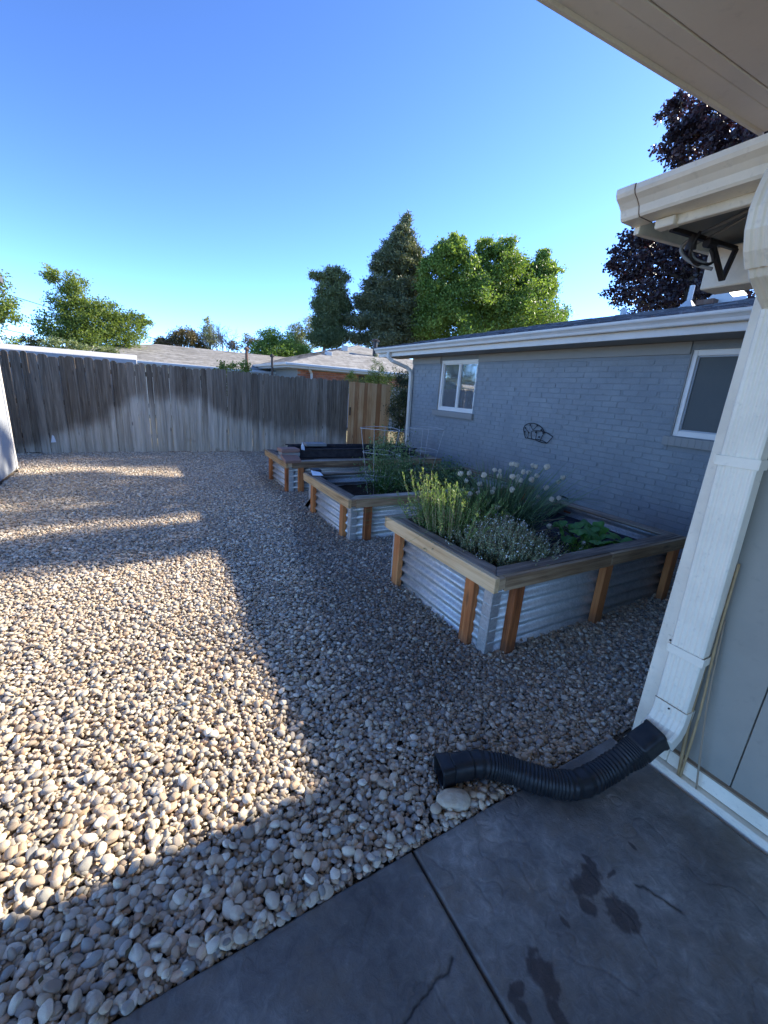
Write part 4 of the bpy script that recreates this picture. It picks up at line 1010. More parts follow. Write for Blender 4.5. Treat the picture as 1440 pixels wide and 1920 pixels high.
def chives():
    t_ = thing('chive_clump', 'tall clump of chives with round dry white flower heads in the nearest bed', 'plant', (2.55, 2.38, soilZ))
    lf = []
    def stalk(p0, p1, p2, w, tone):
        # three-sided tapering stalk as folded strip quads
        a, b, c_ = map(np.array, (p0, p1, p2)); us = np.linspace(0, 1, 6); pts = [(1 - u) ** 2 * a + 2 * u * (1 - u) * b + u * u * c_ for u in us]
        return pts
    tubes = MB(); heads = []
    for k in range(680):
        bx, by = rng.normal(2.52, .12), rng.normal(2.40, .09)
        dx, dy = (bx - 2.52) * 1.9 + rng.normal(0, .05), (by - 2.40) * 1.3 + rng.normal(0, .05); h = rng.uniform(.28, .60)
        droop = rng.random() < .16
        tip = (bx + dx * (2.0 if droop else 1) + (.12 if droop else 0) * rng.normal(), by + dy * (1.6 if droop else 1), soilZ + (h * .45 if droop else h))
        mid = (bx + dx * .35, by + dy * .35, soilZ + h * (.75 if droop else .6))
        a, b, c_ = map(np.array, ((bx, by, soilZ - .01), mid, tip)); us = np.linspace(0, 1, 6)
        pts = [(1 - u) ** 2 * a + 2 * u * (1 - u) * b + u * u * c_ for u in us]
        tubes.tube([Vector(p) for p in pts], [.0032, .003, .0027, .0023, .0017, .0006], 3, False)
    # flower stalks
    HP = [(2.08, .82), (2.15, .87), (2.22, .80), (2.28, .84), (2.12, .75), (2.30, .90), (2.36, .95), (2.33, .88), (2.42, .96), (2.20, .68), (2.10, .92), (2.25, .72), (2.31, .66), (2.38, .78), (2.40, .65), (2.45, .90),
          (2.50, .97), (2.56, .92), (2.60, 1.0), (2.66, .98), (2.71, 1.04), (2.76, 1.02), (2.74, .95), (2.82, .97), (2.88, .93), (2.93, .90), (3.02, .88), (2.62, .88), (2.68, .84), (2.76, .80), (2.82, .76), (2.70, .78), (2.86, .83), (2.54, .78), (2.58, .74),
          (2.18, .60), (2.36, .58), (3.22, .82), (2.50, 1.03), (2.64, .93), (2.80, .88), (2.16, .95), (2.27, .97), (2.43, .82)]
    for hx, hz in HP:
        hx2 = hx + rng.normal(0, .015); y = 2.35 + rng.normal(0, .13); bx, by = 2.52 + (hx2 - 2.52) * .3, 2.40 + rng.normal(0, .07)
        a = np.array((bx, by, soilZ)); c_ = np.array((hx2, y, hz + rng.normal(0, .012))); b = (a + c_) / 2 + np.array(((bx - hx2) * .15, 0, .05))
        pts = [(1 - u) ** 2 * a + 2 * u * (1 - u) * b + u * u * c_ for u in np.linspace(0, 1, 7)]
        tubes.tube([Vector(p) for p in pts], [.0028] * 7, 3, False); heads.append(c_)
    for p, tip in (((2.9, 2.1, .44), (3.02, 2.10, .52)), ((2.75, 1.75, .44), (2.83, 1.80, .50)), ((2.45, 2.05, .42), (2.36, 2.0, .64)), ((2.6, 2.0, .42), (2.63, 1.98, .60))):
        tubes.tube([Vector(p), Vector(tip)], .0025, 3, False); heads.append(np.array(tip))
    me = tubes.mesh('stalks', M['chive']); a_ = me.attributes.new('tone', 'FLOAT', 'POINT')
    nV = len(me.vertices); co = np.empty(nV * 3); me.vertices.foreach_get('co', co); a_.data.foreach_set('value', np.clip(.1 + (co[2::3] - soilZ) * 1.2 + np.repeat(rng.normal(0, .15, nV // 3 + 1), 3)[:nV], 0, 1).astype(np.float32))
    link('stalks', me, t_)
    vh = []
    for s_ in range(4):
        bm = bmesh.new(); bmesh.ops.create_icosphere(bm, subdivisions=2, radius=.5); rr = random.Random(s_)
        for v_ in bm.verts: v_.co *= rr.uniform(.72, 1.18)
        m_ = bpy.data.meshes.new('flower_head'); bm.to_mesh(m_); bm.free(); m_.materials.append(M['pom']); vh.append(m_)
    for i, c_ in enumerate(heads):
        o = link('flower_head', vh[i % 4], t_, c_); s_ = R_.uniform(.034, .048); o.scale = (s_, s_, s_ * .9); o.rotation_euler = (R_.random() * 3, R_.random() * 3, 0)
chives()
def thyme():
    t_ = thing('thyme_mound', 'low mounded grey-green thyme spilling at the near corner of the nearest bed', 'plant', (2.12, 2.0, soilZ))
    lf = []; wf = []; st = MB()
    for k in range(980):
        u, v_ = rng.normal(0, .42), rng.normal(0, .42)
        cx_, cy_ = 2.12 + u * .36, 1.97 + v_ * .38 - u * .03
        if not (1.735 < cx_ < 2.75 and 1.63 < cy_ < 2.45): continue
        rr = min(1, math.hypot(u, v_)); h = .27 * (1 - rr * .72) + rng.uniform(.0, .06)
        lean = np.array([u * .10 + rng.normal(0, .03), v_ * .10 + rng.normal(0, .03), h])
        p0 = np.array([cx_, cy_, soilZ - .01]); n = 46; uu = rng.uniform(.15, 1, n)[:, None]
        P0 = p0 + lean * uu; D = unit(n) * .8 + lean / np.linalg.norm(lean) * .7
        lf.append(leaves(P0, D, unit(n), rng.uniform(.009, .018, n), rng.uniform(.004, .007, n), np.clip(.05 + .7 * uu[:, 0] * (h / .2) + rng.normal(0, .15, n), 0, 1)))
        st.tube([Vector(p0), Vector(p0 + lean * 1.05)], .0014, 3, False)
        if rng.random() < .30:
            for q in range(3): wf.append(p0 + lean * rng.uniform(.9, 1.15) + rng.normal(0, .006, 3))
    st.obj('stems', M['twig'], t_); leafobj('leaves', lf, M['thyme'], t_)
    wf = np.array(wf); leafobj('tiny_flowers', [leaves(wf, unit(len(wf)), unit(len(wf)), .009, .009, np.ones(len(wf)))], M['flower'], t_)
thyme()
def squash_leaf(k):
    rr = random.Random(k); bm = bmesh.new(); n = 30; c_ = bm.verts.new((0, 0, 0)); ring = []; mid = []
    for i in range(n):
        a = -PI + 2 * PI * (i + .5) / n; lob = .5 + .055 * math.cos(5 * a) + .02 * rr.uniform(-1, 1)
        if abs(abs(a) - PI) < .4: lob *= .45 + abs(abs(a) - PI)
        x, y = math.cos(a) * lob, math.sin(a) * lob
        mid.append(bm.verts.new((x * .55, y * .55, -.05 + .03 * math.sin(5 * a) + .02 * rr.uniform(-1, 1)))); ring.append(bm.verts.new((x, y, -.16 + .07 * math.sin(3 * a + k) + .03 * rr.uniform(-1, 1))))
    for i in range(n):
        j = (i + 1) % n; bm.faces.new((c_, mid[i], mid[j])); bm.faces.new((mid[i], ring[i], ring[j], mid[j]))
    me = bpy.data.meshes.new('leaf'); bm.to_mesh(me); bm.free(); me.materials.append(M['squash'])
    a_ = me.attributes.new('tone', 'FLOAT', 'POINT'); tn = .25 + .5 * rr.random()
    a_.data.foreach_set('value', [tn + rr.uniform(-.12, .12) for _ in me.vertices]); me.polygons.foreach_set('use_smooth', [True] * len(me.polygons)); return me
SL = [squash_leaf(k) for k in range(6)]
def squash():
    t_ = thing('squash_plant', 'broad-leaved green squash plant on black fabric in the nearest bed', 'plant', (3.0, 1.9, soilZ))
    for i, (x, y, z, s) in enumerate([(2.86, 2.02, .54, .13), (2.93, 1.92, .56, .15), (3.02, 1.88, .53, .16), (3.10, 1.93, .55, .13), (3.15, 1.84, .52, .15), (3.22, 1.93, .54, .13), (3.05, 1.77, .50, .13), (2.95, 1.80, .51, .12), (3.20, 1.76, .49, .12), (3.0, 2.02, .57, .12), (2.93, 2.12, .56, .12), (3.08, 2.05, .55, .11), (3.28, 1.84, .51, .11), (3.33, 1.75, .47, .09), (3.13, 1.99, .57, .12), (3.30, 1.98, .52, .10), (2.83, 1.93, .50, .11), (2.98, 2.16, .53, .10)]):
        o = link('leaf', SL[i % 6], t_, (x, y, z)); o.scale = (s, s, s); o.rotation_euler = (R_.gauss(0, .4), R_.gauss(0, .4), R_.random() * 6.3)
        MB().tube([(x, y, z - .002), (x * .6 + 3.05 * .4, y * .6 + 1.9 * .4, z - .05), (3.05 + (x - 3.05) * .3, 1.9 + (y - 1.9) * .3, soilZ)], .0035, 5, False).obj('leaf_stalk', M['herb'], t_)
    n = 900; P0 = np.stack([rng.normal(2.82, .06, n), rng.normal(1.80, .06, n), soilZ + np.abs(rng.normal(0, .045, n))], 1)
    h_ = leafobj('parsley_plant', [leaves(P0, unit(n) + np.array([0, 0, .5]), unit(n), rng.uniform(.012, .024, n), .009, rng.random(n))], M['herb']); tag(h_, 'small feathery green herb at the front of the nearest bed beside the squash', 'plant')
squash()
# dead twigs/leaves on the fabric
tw = MB()
for k in range(60):
    x, y = R_.uniform(2.35, 3.5), R_.uniform(1.72, 2.6); a = R_.gauss(.3, .5); l = R_.uniform(.04, .22)
    tw.tube([(x, y, soilZ + .012), (x + math.cos(a) * l, y + math.sin(a) * l, soilZ + .02 + R_.uniform(0, .03))], .0018, 4, False)
tag(tw.obj('plant_litter', M['twig']), kind='stuff')
# dry leaves and stems caught among the stones, grit on the patio
n = 420; LX = rng.uniform(-1.6, 1.7, n); LY = rng.uniform(.86, 7.5, n); k_ = (LX > leftlim(LY)) & ~inbed(LX, LY, 0)
LX, LY = LX[k_], LY[k_]; n = len(LX); Dn = unit(n); Dn[:, 2] *= .35
V_, F_, T_ = leaves(np.stack([LX, LY, ground_h(LX, LY) + .010 + rng.uniform(0, .006, n)], 1), Dn, unit(n) * .4 + np.array([0, 0, 1.]), rng.uniform(.014, .040, n), rng.uniform(.004, .016, n), rng.random(n), .10)
tag(link('leaf_litter', np_mesh('leaf_litter', V_, F_, M['lf_rust'], {'tone': (np.clip(T_, 0, 1), 'POINT')})), kind='stuff')
n = 34; GX_ = rng.uniform(.1, 1.78, n); GY_ = .80 - np.abs(rng.normal(0, .22, n)); k_ = (GY_ > .1); GX_, GY_ = GX_[k_], GY_[k_]; gm = MB()
for x_, y_ in zip(GX_, GY_):
    q = R_.uniform(.0008, .0022); gm.tube([(x_ - q, y_, .003), (x_, y_ + q * .3, .0045), (x_ + q, y_, .003)], [q * .4, q, q * .5], 5)
tag(gm.obj('grit', M['twig']), kind='stuff')

# ================================================================== TOMATOES AND CAGES
def cage(x, y, z0, h, label, tilt=0):
    t_ = thing('tomato_cage', label, 'tomato cage', (x, y, z0), 'wire cages round the tomato plants')
    for zz, r in ((.25, .15), (.52, .19), (.80, .235)):
        if zz > h: continue
        pts = [(x + math.cos(a) * r + tilt * zz, y + math.sin(a) * r, z0 + zz + .008 * math.sin(2 * a)) for a in np.linspace(0, 2 * PI, 25)]
        MB().tube(pts, .0032, 5, False).obj('ring', M['galv_flat'], t_)
    for k in range(4):
        a = PI / 4 + k * PI / 2
        MB().tube([(x + math.cos(a) * .10, y + math.sin(a) * .10, z0 - .05), (x + math.cos(a) * .235 + tilt * h, y + math.sin(a) * .235, z0 + h)], .003, 5).obj('upright', M['galv_flat'], t_)
def leafy(label, x, y, z0, rx, ry, h, n, mat, nm, cat, ll=(.02, .045), grp=None, dens=30, lw=.5):
    t_ = thing(nm, label, cat, (x, y, z0), grp); st = MB(); lf = []
    for k in range(n):
        u = rng.normal(0, .45, 2); hh = h * rng.uniform(.35, 1) * (1 - .35 * min(1, np.hypot(*u)))
        tip = np.array([x + u[0] * rx, y + u[1] * ry, z0 + hh]); b0 = np.array([x + u[0] * rx * .25, y + u[1] * ry * .25, z0]); mid = (tip + b0) / 2 + np.array([0, 0, .06 * h])
        st.tube([Vector(b0), Vector(mid), Vector(tip)], [.004, .003, .0015], 4, False)
        m_ = dens; c_ = tip * .6 + mid * .4; sp = np.array([rx, ry, h]) * .16
        P0 = c_ + rng.normal(size=(m_, 3)) * sp; D = unit(m_) + np.array([0, 0, -.15]); L_ = rng.uniform(*ll, m_)
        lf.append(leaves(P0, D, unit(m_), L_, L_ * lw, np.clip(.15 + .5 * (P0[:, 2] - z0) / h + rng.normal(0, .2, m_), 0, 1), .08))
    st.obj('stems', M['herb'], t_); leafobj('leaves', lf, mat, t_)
    return t_
cage(2.42, 4.35, .28, .80, 'wire tomato cage on the left in the middle bed')
cage(3.15, 4.50, .28, .80, 'wire tomato cage right of the cedar gate in the middle bed', .05)
G_ = 'tomato plants in the middle bed'
leafy('bushy tomato plant at the left of the middle bed', 2.45, 4.25, .28, .32, .32, .78, 62, M['tomato'], 'tomato_plant', 'tomato plant', grp=G_, dens=26)
leafy('straggling tomato plant in the centre of the middle bed', 2.9, 4.45, .28, .36, .32, .66, 50, M['tomato'], 'tomato_plant', 'tomato plant', grp=G_, dens=24)
leafy('low tomato plant at the right end of the middle bed behind the rosemary', 3.5, 4.35, .28, .42, .34, .46, 55, M['tomato'], 'tomato_plant', 'tomato plant', grp=G_, dens=24)
leafy('greyish leafy plant growing at the right end of the far bed', 3.55, 6.25, .34, .40, .34, .42, 46, M['lf_silver'], 'leafy_plant', 'plant', dens=36)
cage(3.95, 6.3, .34, .62, 'wire cage with dead vine on the far bed by the house corner')
leafy('tangle of dry vine hanging in the far wire cage', 3.95, 6.3, .40, .26, .26, .55, 22, M['lf_rust'], 'dry_vine', 'vine', dens=9)
leafy('small green weed at the foot of the house wall near the downspout', 4.75, 7.35, -.02, .22, .22, .50, 26, M['lf_dark'], 'wall_weed', 'plant', dens=30)

# ================================================================== FENCE AND GATE
FY = 9.70
fence = thing('board_fence', 'long weathered grey board fence across the back of the yard', 'fence', (0, FY, 0))
x = -4.6; k = 0
while x < 4.40:
    w = R_.choice([.088, .09, .112, .138, .14, .10]); gap = R_.choice([.0005, .001, .001, .002, .005]) if x > -1.6 else R_.choice([.001, .002, .006, .011])
    if x + w > 4.43: w = 4.43 - x
    h = 1.715 + R_.uniform(-.014, .014) + (.03 if x < -1.4 else 0) - .004 * x; dy = R_.choice([0, 0, -.009, .006, -.014]) + R_.uniform(-.003, .003); tl = R_.uniform(-.006, .006)
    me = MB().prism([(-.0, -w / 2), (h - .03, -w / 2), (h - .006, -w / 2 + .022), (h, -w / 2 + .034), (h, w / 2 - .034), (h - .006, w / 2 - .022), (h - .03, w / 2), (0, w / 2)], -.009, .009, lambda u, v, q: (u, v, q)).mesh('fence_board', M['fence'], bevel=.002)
    z0 = R_.uniform(-.015, .02)
    Mx = Matrix(((0, 1, 0), (0, 0, -1), (-1, 0, 0))).to_4x4()
    X = Vector((tl, 0, 1)).normalized(); Z = Vector((0, -1, 0)); Y = Z.cross(X)
    Mx = Matrix((X, Y, Z)).transposed().to_4x4(); Mx.translation = (x + w / 2, FY + dy, z0)
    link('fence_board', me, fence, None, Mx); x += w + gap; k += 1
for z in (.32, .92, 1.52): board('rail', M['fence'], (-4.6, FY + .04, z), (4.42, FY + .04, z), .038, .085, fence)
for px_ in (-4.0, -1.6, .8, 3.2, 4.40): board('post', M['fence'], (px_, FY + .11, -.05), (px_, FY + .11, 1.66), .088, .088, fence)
gate = thing('cedar_gate', 'newer light cedar board gate at the right end of the grey fence', 'gate', (4.5, FY, 0))
x = 4.455; ws = [.10, .055, .115, .14, .10, .138, .12, .14, .13, .138]
for w in ws:
    if x + w > 5.66: break
    board('gate_board', M['cedar'], (x + w / 2, FY - .012 + R_.uniform(-.004, .004), .03), (x + w / 2, FY - .012 + R_.uniform(-.004, .004), 1.685 + R_.uniform(-.006, .006)), w - .003, .018, gate, up=(0, 1, 0), bevel=.002); x += w
for z in (.35, 1.40): board('rail', M['cedar'], (4.48, FY + .03, z), (x - .02, FY + .03, z), .038, .088, gate)
MB().box(4.475, 4.505, FY - .05, FY - .024, .88, 1.08).obj('latch', M['dark_metal'], gate, bevel=.006)
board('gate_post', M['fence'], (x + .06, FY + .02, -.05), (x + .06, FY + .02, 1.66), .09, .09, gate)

# left shed
shed = thing('grey_shed', 'pale grey shed wall with white corner trim at the left edge', 'shed', (-1.73, 6, 0))
for a, b in ((4.6, 5.8), (5.805, 7.0), (7.005, 8.06)):
    MB().box(-1.75, -1.73, a, b, .03, 2.6).obj('siding_panel', M['shed_grey'], shed, bevel=.002)
MB().box(-4.2, -1.751, 4.6, 8.10, 0, 2.6).obj('wall', M['shed_grey'], shed)
MB().box(-1.775, -1.718, 8.062, 8.122, .02, 2.6).obj('corner_trim', M['white'], shed, bevel=.004)
MB().box(-4.4, -1.56, 4.4, 8.3, 2.6, 2.68).obj('roof', M['shingle'], shed)

# ================================================================== BEYOND THE FENCE
nsh = thing('neighbour_shed', 'low shed with pale flat roof edge rising just behind the fence on the left', 'shed', (-2, 11, 0))
MB().box(-4.4, -.12, 10.3, 12.6, 0, 1.80).obj('wall', M['cream'], nsh)
rf = MB(); rf.prism([(10.2, 1.70), (10.2, 1.79), (12.7, 1.965), (12.7, 1.87)], -4.5, -.03, lambda u, v, w: (w, u, v)); rf.obj('roof', M['nb_roof_white'], nsh, bevel=.006)

def hip_house(nm, label, x0, x1, y0, y1, ze, zr, w, wallmat, windows=()):
    t_ = thing(nm, label, 'house', ((x0 + x1) / 2, y0 + 1, 0))
    # roof as hip solid
    p = [(x0, y0, ze), (x1, y0, ze), (x1, y1, ze), (x0, y1, ze)]
    if (x1 - x0) <= (y1 - y0): r = [((x0 + x1) / 2, y0 + w, zr), ((x0 + x1) / 2, y1 - w, zr)]
    else: r = [(x0 + w, (y0 + y1) / 2, zr), (x1 - w, (y0 + y1) / 2, zr)]
    faces = []
    if (x1 - x0) <= (y1 - y0): faces = [(p[0], p[1], r[0], r[0]), (p[1], p[2], r[1], r[0]), (p[2], p[3], r[1], r[1]), (p[3], p[0], r[0], r[1])]
    else: faces = [(p[0], p[1], r[1], r[0]), (p[1], p[2], r[1], r[1]), (p[2], p[3], r[0], r[1]), (p[3], p[0], r[0], r[0])]
    mb = MB(); mb.quad(*p)
    for f_ in faces:
        q = [f_[0], f_[1], f_[2]] + ([f_[3]] if f_[3] != f_[2] else [])
        mb.quad(*q)
    rf_ = mb.obj('roof', M['nb_shingle'], t_)
    # shingle courses on each face
    sh = MB()
    for f_ in faces:
        a, b, c_, d = map(Vector, f_); nrm = (b - a).cross(d - a).normalized()
        if nrm.z < 0: nrm = -nrm
        n = int((d - a).length / .16)
        for k in range(n):
            for (u0, u1, off) in ((k / n, (k + 1) / n, 0),):
                A0, B0 = a.lerp(d, u0), b.lerp(c_, u0); A1, B1 = a.lerp(d, u1), b.lerp(c_, u1)
                m_ = max(1, int((B0 - A0).length / .55))
                for j in range(m_):
                    s0, s1 = j / m_, (j + .97) / m_; h0 = R_.uniform(.009, .016)
                    sh.quad(A0.lerp(B0, s0) + nrm * h0, A0.lerp(B0, s1) + nrm * h0, A1.lerp(B1, s1) + nrm * .008, A1.lerp(B1, s0) + nrm * .008)
    tag(sh.obj('shingles', M['nb_shingle'], rf_), kind='stuff')
    MB().box(x0 + .5, x1 - .5, y0 + .5, y1 - .5, 0, ze - .002).obj('wall', wallmat, t_)
    for a, b, c_, d in ((x0, x1, y0 - .03, y0), (x0, x1, y1, y1 + .03), (x0 - .03, x0, y0, y1), (x1, x1 + .03, y0, y1)):
        MB().box(a, b, c_, d, ze - .15, ze + .005).obj('fascia', M['nb_trim'], t_)
    MB().box(x0 - .12, x1 + .12, y0 - .14, y0 - .032, ze - .09, ze + .012).obj('gutter', M['nb_trim'], t_, bevel=.02)
    MB().box(x0 - .14, x0 - .032, y0 - .03, y1, ze - .09, ze + .012).obj('gutter', M['white_gutter'], t_, bevel=.02)
    MB().box(x0 + .02, x1 - .02, y0 + .02, y1 - .02, ze - .16, ze - .14).obj('soffit', M['nb_trim'], t_)
    return t_, rf_
n2, n2r = hip_house('neighbour_house', 'red brick neighbour house with grey hip roof behind the cedar gate', 4.6, 14.8, 15.2, 27, 2.27, 3.66, 5.1, M['mortar'])
# its brick face, 300 bricks then the rest
bs = []
for cI in range(24, 30):
    z0 = cI * .072; xx = 5.10 + (.11 if cI % 2 else 0)
    while xx < 9.6: bs.append((xx, z0)); xx += .22
bs.sort(key=lambda q: abs(q[0] - 6.5)); bm_ = MB().box(-.103, .103, -.02, .02, -.031, .031).mesh('brick', M['red_brick'])
for i, (xx, z0) in enumerate(bs[:300]):
    if z0 + .062 < 2.12: link('brick', bm_, n2, (xx + .1, 15.70 + R_.uniform(-.003, .003), z0 + .031))
MB().box(7.6, 8.9, 15.66, 15.69, 1.0, 2.06).obj('window', M['room_dark'], n2)
downspout_mesh([(5.35, 15.14, 2.18), (5.40, 15.3, 2.12), (5.60, 15.6, 1.98), (5.62, 15.62, 1.5)], .09, .07, M['nb_trim'], 'downspout', n2)
for (x, y, zz, h, m) in ((6.9, 17.2, 2.85, .10, 'galv_flat'), (8.2, 18.5, 3.24, .16, 'galv_flat')):
    MB().box(x - .12, x + .12, y - .12, y + .12, zz - .1, zz + h).obj('roof_vent', M[m], n2r, bevel=.02)
n1_, n1r = hip_house('neighbour_house', 'grey hip-roofed neighbour house seen over the middle of the fence', -4.2, 12.5, 18.8, 29, 2.0, 2.96, 5.1, M['cream'])
def flue(x, y, z, h, label, m='rust', r=.05):
    t_ = thing('flue_pipe', label, 'flue pipe', (x, y, z)); MB().tube([(x, y, z), (x, y, z + h)], r, 10).obj('pipe', M[m], t_, smooth=False); MB().tube([(x, y, z + h), (x, y, z + h + .04), (x, y, z + h + .10)], [r * 1.9, r * 2.0, r * .6], 10).obj('cap', M[m], t_)
flue(3.42, 16.4, 1.4, 1.22, 'rusty capped flue standing behind the yellow-green shrub over the fence')
flue(4.13, 15.6, 1.5, .92, 'short dark flue beside the left eave of the brick neighbour house', 'dark_metal', .04)
flue(9.49, 18.0, 2.9, .78, 'black capped flue on the brick neighbour roof above the house gutter end', 'dark_metal', .10)

# ---- trees
def tree(nm, label, cat, y, blobs, leafm, n, ll, grp=None, trunk=None, bark='bark', depth=.9, clump=.16, lw=.55, x_axis='x', up=.1, trunk_r=.16, base_z=0, shell=.45, limbs=True, nper=60):
    """blobs (u, z, ru, rz) in the plane y=const (or x=const)"""
    B = np.array(blobs, float); area = B[:, 2] * B[:, 3]; pr = area / area.sum()
    base_u = trunk if trunk is not None else float((B[:, 0] * pr).sum())
    def W(u, z, v): return (u, y + v, z) if x_axis == 'x' else (y + v, u, z)
    t_ = thing(nm, label, cat, W(base_u, base_z, 0), grp)
    ncl = max(3, n // nper); lf = []
    bi = rng.choice(len(B), ncl, p=pr)
    v = unit(ncl); rad = shell + (1 - shell) * rng.random(ncl) ** .5
    b = B[bi]; ru = b[:, 2]
    Cc = np.stack([b[:, 0] + v[:, 0] * ru * rad, v[:, 1] * ru * rad * depth + rng.normal(0, .15, ncl) * ru, b[:, 1] + v[:, 2] * b[:, 3] * rad], 1)
    ct = rng.normal(0, .13, ncl)
    cs = clump * np.sqrt(np.maximum(ru * b[:, 3], .01)) + .35 * ll
    I = np.repeat(np.arange(ncl), nper); m_ = len(I)
    P0 = Cc[I] + rng.normal(size=(m_, 3)) * cs[I][:, None] * np.array([1, 1, .75])
    P0[:, 2] = np.maximum(P0[:, 2], base_z + .02)
    zlo, zhi = B[:, 1].min() - B[:, 3].max(), (B[:, 1] + B[:, 3]).max()
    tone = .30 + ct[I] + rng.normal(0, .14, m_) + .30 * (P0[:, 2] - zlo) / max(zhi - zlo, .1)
    Pw = np.stack([P0[:, 0], y + P0[:, 1], P0[:, 2]], 1) if x_axis == 'x' else np.stack([y + P0[:, 1], P0[:, 0], P0[:, 2]], 1)
    D = unit(m_) + np.array([0, 0, up]); L_ = rng.uniform(.6, 1.3, m_) * ll
    lf.append(leaves(Pw, D, unit(m_), L_, L_ * lw, tone, .06))
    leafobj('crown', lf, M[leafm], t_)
    # trunk and limbs
    tb = MB(); ztop = zlo + .75 * (zhi - zlo)
    fork = base_z + (zlo - base_z) * .8 + .15 * (zhi - zlo)
    zs = np.linspace(base_z - .1, ztop, 7)
    tb.tube([Vector(W(base_u + .08 * math.sin(q * 2.1) * trunk_r * 3, zz, .05 * math.cos(q * 1.7))) for q, zz in enumerate(zs)], [trunk_r * (1 - .8 * q / 6) for q in range(7)], 8)
    if limbs:
        for (u, z, ru_, rz_) in blobs:
            z0 = fork + (z - fork) * R_.uniform(.1, .55) if z > fork else z - .2
            z0 = max(base_z, min(z0, ztop)); mid = W((base_u + u) / 2, z0 * .45 + z * .55 - .1 * ru_, R_.uniform(-.3, .3) * ru_)
            tb.tube([Vector(W(base_u, z0, 0)), Vector(mid), Vector(W(u, z, R_.uniform(-.3, .3) * ru_))], [trunk_r * .38, trunk_r * .24, trunk_r * .08], 5, False)
            for q in range(4):
                a = R_.uniform(0, 2 * PI); tb.tube([Vector(W(u, z, 0)), Vector(W(u + math.cos(a) * ru_ * .8, z + math.sin(a) * rz_ * .8, R_.uniform(-.6, .6) * ru_))], [trunk_r * .10, trunk_r * .03], 4, False)
    tb.obj('trunk', M[bark], t_)
    return t_
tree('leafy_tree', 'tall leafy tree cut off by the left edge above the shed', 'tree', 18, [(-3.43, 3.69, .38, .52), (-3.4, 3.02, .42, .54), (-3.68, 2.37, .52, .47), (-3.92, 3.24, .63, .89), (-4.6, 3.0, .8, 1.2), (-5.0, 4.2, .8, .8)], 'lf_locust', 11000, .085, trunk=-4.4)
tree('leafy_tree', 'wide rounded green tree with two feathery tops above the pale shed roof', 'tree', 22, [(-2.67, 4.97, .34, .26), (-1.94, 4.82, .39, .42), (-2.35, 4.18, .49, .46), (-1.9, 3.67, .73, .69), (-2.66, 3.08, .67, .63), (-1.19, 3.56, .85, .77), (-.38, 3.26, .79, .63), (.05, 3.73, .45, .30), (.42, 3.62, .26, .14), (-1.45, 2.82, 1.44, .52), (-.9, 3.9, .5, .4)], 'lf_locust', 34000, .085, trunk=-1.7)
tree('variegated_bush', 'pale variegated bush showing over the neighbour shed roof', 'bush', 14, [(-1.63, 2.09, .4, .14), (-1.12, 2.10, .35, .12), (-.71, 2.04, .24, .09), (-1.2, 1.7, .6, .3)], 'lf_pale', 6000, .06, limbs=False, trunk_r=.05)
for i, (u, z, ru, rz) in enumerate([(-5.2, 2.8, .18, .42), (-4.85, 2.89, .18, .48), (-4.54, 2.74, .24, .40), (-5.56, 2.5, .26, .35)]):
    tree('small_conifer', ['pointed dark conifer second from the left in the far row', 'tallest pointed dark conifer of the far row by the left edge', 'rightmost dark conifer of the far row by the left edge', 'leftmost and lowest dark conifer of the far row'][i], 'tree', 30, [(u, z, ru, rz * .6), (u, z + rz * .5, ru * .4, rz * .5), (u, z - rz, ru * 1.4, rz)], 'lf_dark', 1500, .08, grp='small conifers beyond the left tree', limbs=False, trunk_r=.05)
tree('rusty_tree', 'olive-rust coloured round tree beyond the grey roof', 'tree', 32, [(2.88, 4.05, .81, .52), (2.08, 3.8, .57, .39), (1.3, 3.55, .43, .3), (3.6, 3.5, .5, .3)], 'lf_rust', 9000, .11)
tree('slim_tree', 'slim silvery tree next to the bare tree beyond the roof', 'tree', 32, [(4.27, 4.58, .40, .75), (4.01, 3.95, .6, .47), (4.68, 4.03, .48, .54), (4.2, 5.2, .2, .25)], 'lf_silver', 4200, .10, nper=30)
bt = thing('bare_tree', 'leafless dead tree standing between the slim tree and the green trees', 'tree', (5.0, 30, 0)); tb = MB()
def twig(p, d, l, r, lv):
    q = p + d * l; tb.tube([p, (p + q) / 2 + Vector((R_.gauss(0, .03), 0, R_.gauss(0, .03))) * l, q], [r, r * .8, r * .55], 4, False)
    if lv:
        for _ in range(3 if lv > 1 else 4): twig(q if R_.random() < .6 else p.lerp(q, .6), (d + Vector((R_.gauss(0, .5), R_.gauss(0, .5), R_.gauss(.05, .35)))).normalized(), l * R_.uniform(.6, .82), r * .55, lv - 1)
twig(Vector((5.05, 30, 0)), Vector((.0, 0, 1)), 2.6, .10, 0)
for a in (-.75, -.3, .1, .55): twig(Vector((5.05, 30, 2.5)), Vector((a, 0, 1)).normalized(), .95, .06, 4)
tb.obj('branches', M['bark_pale'], bt)
tree('sparse_tree', 'sparse brownish tree just right of the bare tree', 'tree', 34, [(7.22, 4.43, .40, .5), (6.26, 4.0, .5, .3), (7.8, 4.31, .48, .45)], 'lf_rust', 2600, .11, nper=30, bark='bark_pale')
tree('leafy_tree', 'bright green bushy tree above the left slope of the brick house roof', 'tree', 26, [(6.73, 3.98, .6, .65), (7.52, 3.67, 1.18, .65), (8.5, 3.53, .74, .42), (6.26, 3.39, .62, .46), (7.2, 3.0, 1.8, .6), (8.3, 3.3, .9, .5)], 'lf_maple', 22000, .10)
tree('sparse_tree', 'pale loose tree squeezed between the bright bush and the flat-topped pine', 'tree', 34, [(10.88, 5.42, .6, .8), (11.96, 5.95, .55, .8), (11.54, 4.72, .98, .71), (10.4, 4.4, .5, .5)], 'lf_silver', 8000, .11, nper=40)
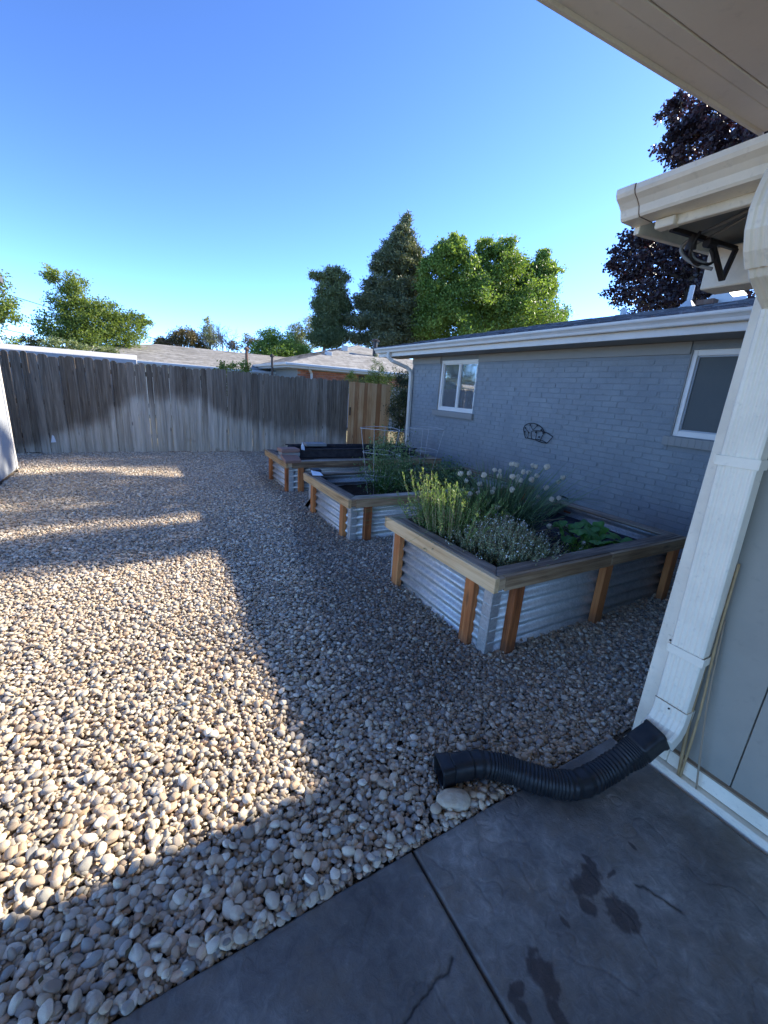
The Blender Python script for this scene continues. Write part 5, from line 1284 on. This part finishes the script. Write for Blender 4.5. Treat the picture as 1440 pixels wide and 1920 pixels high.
tree('flat_topped_pine', 'blue-green pine with a flat leaning top and bare trunk', 'tree', 30, [(11.18, 8.73, .62, .20), (12.43, 8.98, .9, .42), (12.15, 8.03, 1.05, .55), (11.78, 6.96, .97, .62), (11.63, 5.89, .85, .62), (12.73, 6.58, .75, .75), (11.84, 4.88, 1.16, .65), (12.9, 7.3, .75, .55), (12.2, 7.5, .8, .6), (12.5, 5.2, .9, .6)], 'lf_pine', 42000, .19, trunk=11.7, bark='bark_pale', lw=.30, clump=.13, trunk_r=.22, nper=60)
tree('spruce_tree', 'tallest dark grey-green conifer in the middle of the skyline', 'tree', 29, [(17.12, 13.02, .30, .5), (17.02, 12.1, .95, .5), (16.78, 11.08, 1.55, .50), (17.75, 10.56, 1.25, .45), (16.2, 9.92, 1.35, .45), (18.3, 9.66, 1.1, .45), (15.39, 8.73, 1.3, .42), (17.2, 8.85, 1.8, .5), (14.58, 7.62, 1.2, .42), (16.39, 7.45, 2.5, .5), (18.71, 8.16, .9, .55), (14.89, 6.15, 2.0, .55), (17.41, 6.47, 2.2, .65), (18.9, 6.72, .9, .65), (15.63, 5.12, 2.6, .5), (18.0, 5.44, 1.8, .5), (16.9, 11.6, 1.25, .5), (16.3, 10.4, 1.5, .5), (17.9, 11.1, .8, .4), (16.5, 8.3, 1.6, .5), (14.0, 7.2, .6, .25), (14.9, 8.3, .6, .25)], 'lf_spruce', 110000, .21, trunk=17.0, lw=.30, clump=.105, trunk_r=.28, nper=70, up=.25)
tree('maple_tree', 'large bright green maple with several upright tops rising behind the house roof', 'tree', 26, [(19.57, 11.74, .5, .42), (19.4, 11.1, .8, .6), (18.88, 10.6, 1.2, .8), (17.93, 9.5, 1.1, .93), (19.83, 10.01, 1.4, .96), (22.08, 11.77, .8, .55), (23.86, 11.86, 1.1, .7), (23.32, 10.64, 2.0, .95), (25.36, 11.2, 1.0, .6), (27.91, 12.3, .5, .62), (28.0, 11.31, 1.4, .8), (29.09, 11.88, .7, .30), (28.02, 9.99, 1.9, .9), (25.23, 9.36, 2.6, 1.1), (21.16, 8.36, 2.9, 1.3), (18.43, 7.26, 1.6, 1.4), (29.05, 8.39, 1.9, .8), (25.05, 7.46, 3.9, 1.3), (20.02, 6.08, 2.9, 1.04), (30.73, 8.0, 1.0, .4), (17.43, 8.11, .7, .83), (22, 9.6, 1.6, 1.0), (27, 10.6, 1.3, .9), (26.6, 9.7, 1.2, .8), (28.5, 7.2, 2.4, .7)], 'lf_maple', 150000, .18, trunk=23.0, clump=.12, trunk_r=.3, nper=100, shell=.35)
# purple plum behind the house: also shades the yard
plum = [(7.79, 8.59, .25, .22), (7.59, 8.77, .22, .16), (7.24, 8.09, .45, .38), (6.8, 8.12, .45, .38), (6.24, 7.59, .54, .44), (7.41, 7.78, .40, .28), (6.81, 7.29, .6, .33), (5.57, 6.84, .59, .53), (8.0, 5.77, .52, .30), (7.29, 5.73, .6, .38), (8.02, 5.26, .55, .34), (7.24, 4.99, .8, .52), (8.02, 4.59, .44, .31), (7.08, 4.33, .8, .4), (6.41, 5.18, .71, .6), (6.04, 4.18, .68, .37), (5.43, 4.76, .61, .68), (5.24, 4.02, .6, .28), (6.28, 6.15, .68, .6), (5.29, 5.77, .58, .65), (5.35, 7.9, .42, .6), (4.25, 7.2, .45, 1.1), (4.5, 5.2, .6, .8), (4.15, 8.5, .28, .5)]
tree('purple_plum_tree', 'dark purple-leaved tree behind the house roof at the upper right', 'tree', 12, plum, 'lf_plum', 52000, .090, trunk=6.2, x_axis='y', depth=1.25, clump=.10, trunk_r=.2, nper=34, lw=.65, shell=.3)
tree('unseen_shade_tree', 'tall broad unseen tree east of the house, added to shade the back fence', 'tree', 24, [(9.3, 14.6, 1.0, 1.5), (8.5, 13.6, .6, 1.2), (10.2, 14.2, .9, 1.4), (9.4, 12.6, 1.0, .9)], 'lf_plum', 12000, .16, trunk=9.2, x_axis='y', depth=1.0, clump=.15, trunk_r=.25, nper=50)  # tree out of view, added only to cast soft shade by the back fence
# shrubs over fence
tree('fence_shrub', 'yellow-green shrub peeping over the middle of the fence', 'shrub', 10.5, [(1.74, 1.83, .18, .1), (2.03, 1.89, .19, .12), (1.57, 1.76, .11, .07), (2.26, 1.76, .22, .07), (1.95, 1.5, .35, .3)], 'lf_juniper', 2600, .05, limbs=False, trunk_r=.03)
tree('fence_shrub', 'rounded conifer tuft over the fence under the neighbour eave', 'shrub', 10.6, [(5.02, 1.9, .2, .13), (4.86, 1.88, .12, .10), (4.95, 1.6, .25, .25)], 'lf_juniper', 2600, .035, limbs=False, trunk_r=.03, lw=.3)
tree('juniper_bush', 'bright pointed juniper standing behind the cedar gate', 'shrub', 10.6, [(5.7, 2.10, .2, .18), (5.64, 2.34, .07, .13), (6.0, 1.93, .22, .12), (5.5, 1.87, .2, .12), (5.75, 1.6, .4, .35)], 'lf_juniper', 7000, .04, limbs=False, trunk_r=.04, lw=.3)
tree('dark_evergreen', 'tall dark evergreen filling the gap between gate and house corner', 'shrub', 9.4, [(5.95, 1.6, .32, .5), (5.85, 1.0, .34, .6), (6.15, .9, .35, .6), (5.95, .35, .35, .45), (6.3, 1.75, .3, .35), (5.75, 1.85, .14, .2)], 'lf_dark', 16000, .045, limbs=False, trunk_r=.05, lw=.35, shell=.2)
tree('dark_evergreen', 'second dark evergreen mass under the neighbour roof right of the juniper', 'shrub', 11.2, [(6.9, 1.5, .7, .7), (6.2, 1.2, .6, .8), (7.5, 1.2, .6, .9)], 'lf_dark', 9000, .06, limbs=False, trunk_r=.05, lw=.4)

# power lines
def wire3(a, b, sag, label):
    P = []
    for k in range(21):
        u = k / 20; p = Vector(a).lerp(Vector(b), u); p.z -= sag * 4 * u * (1 - u); P.append(p)
    tag(MB().tube(P, .014, 5).obj('power_line', M['wire_black'], smooth=True), label, 'power line', 'power lines at the left')
wire3((-8.5, 26, 5.4), (3.2, 26, 2.9), .10, 'uppermost power line running behind the wide green tree')
wire3((-8.0, 26, 3.55), (-1.0, 26, 2.55), .08, 'lowest power line near the left edge above the shed roof')
wire3((-8.0, 27, 4.3), (-1.0, 27, 2.9), .05, 'middle power line between the left edge tree and the wide tree')
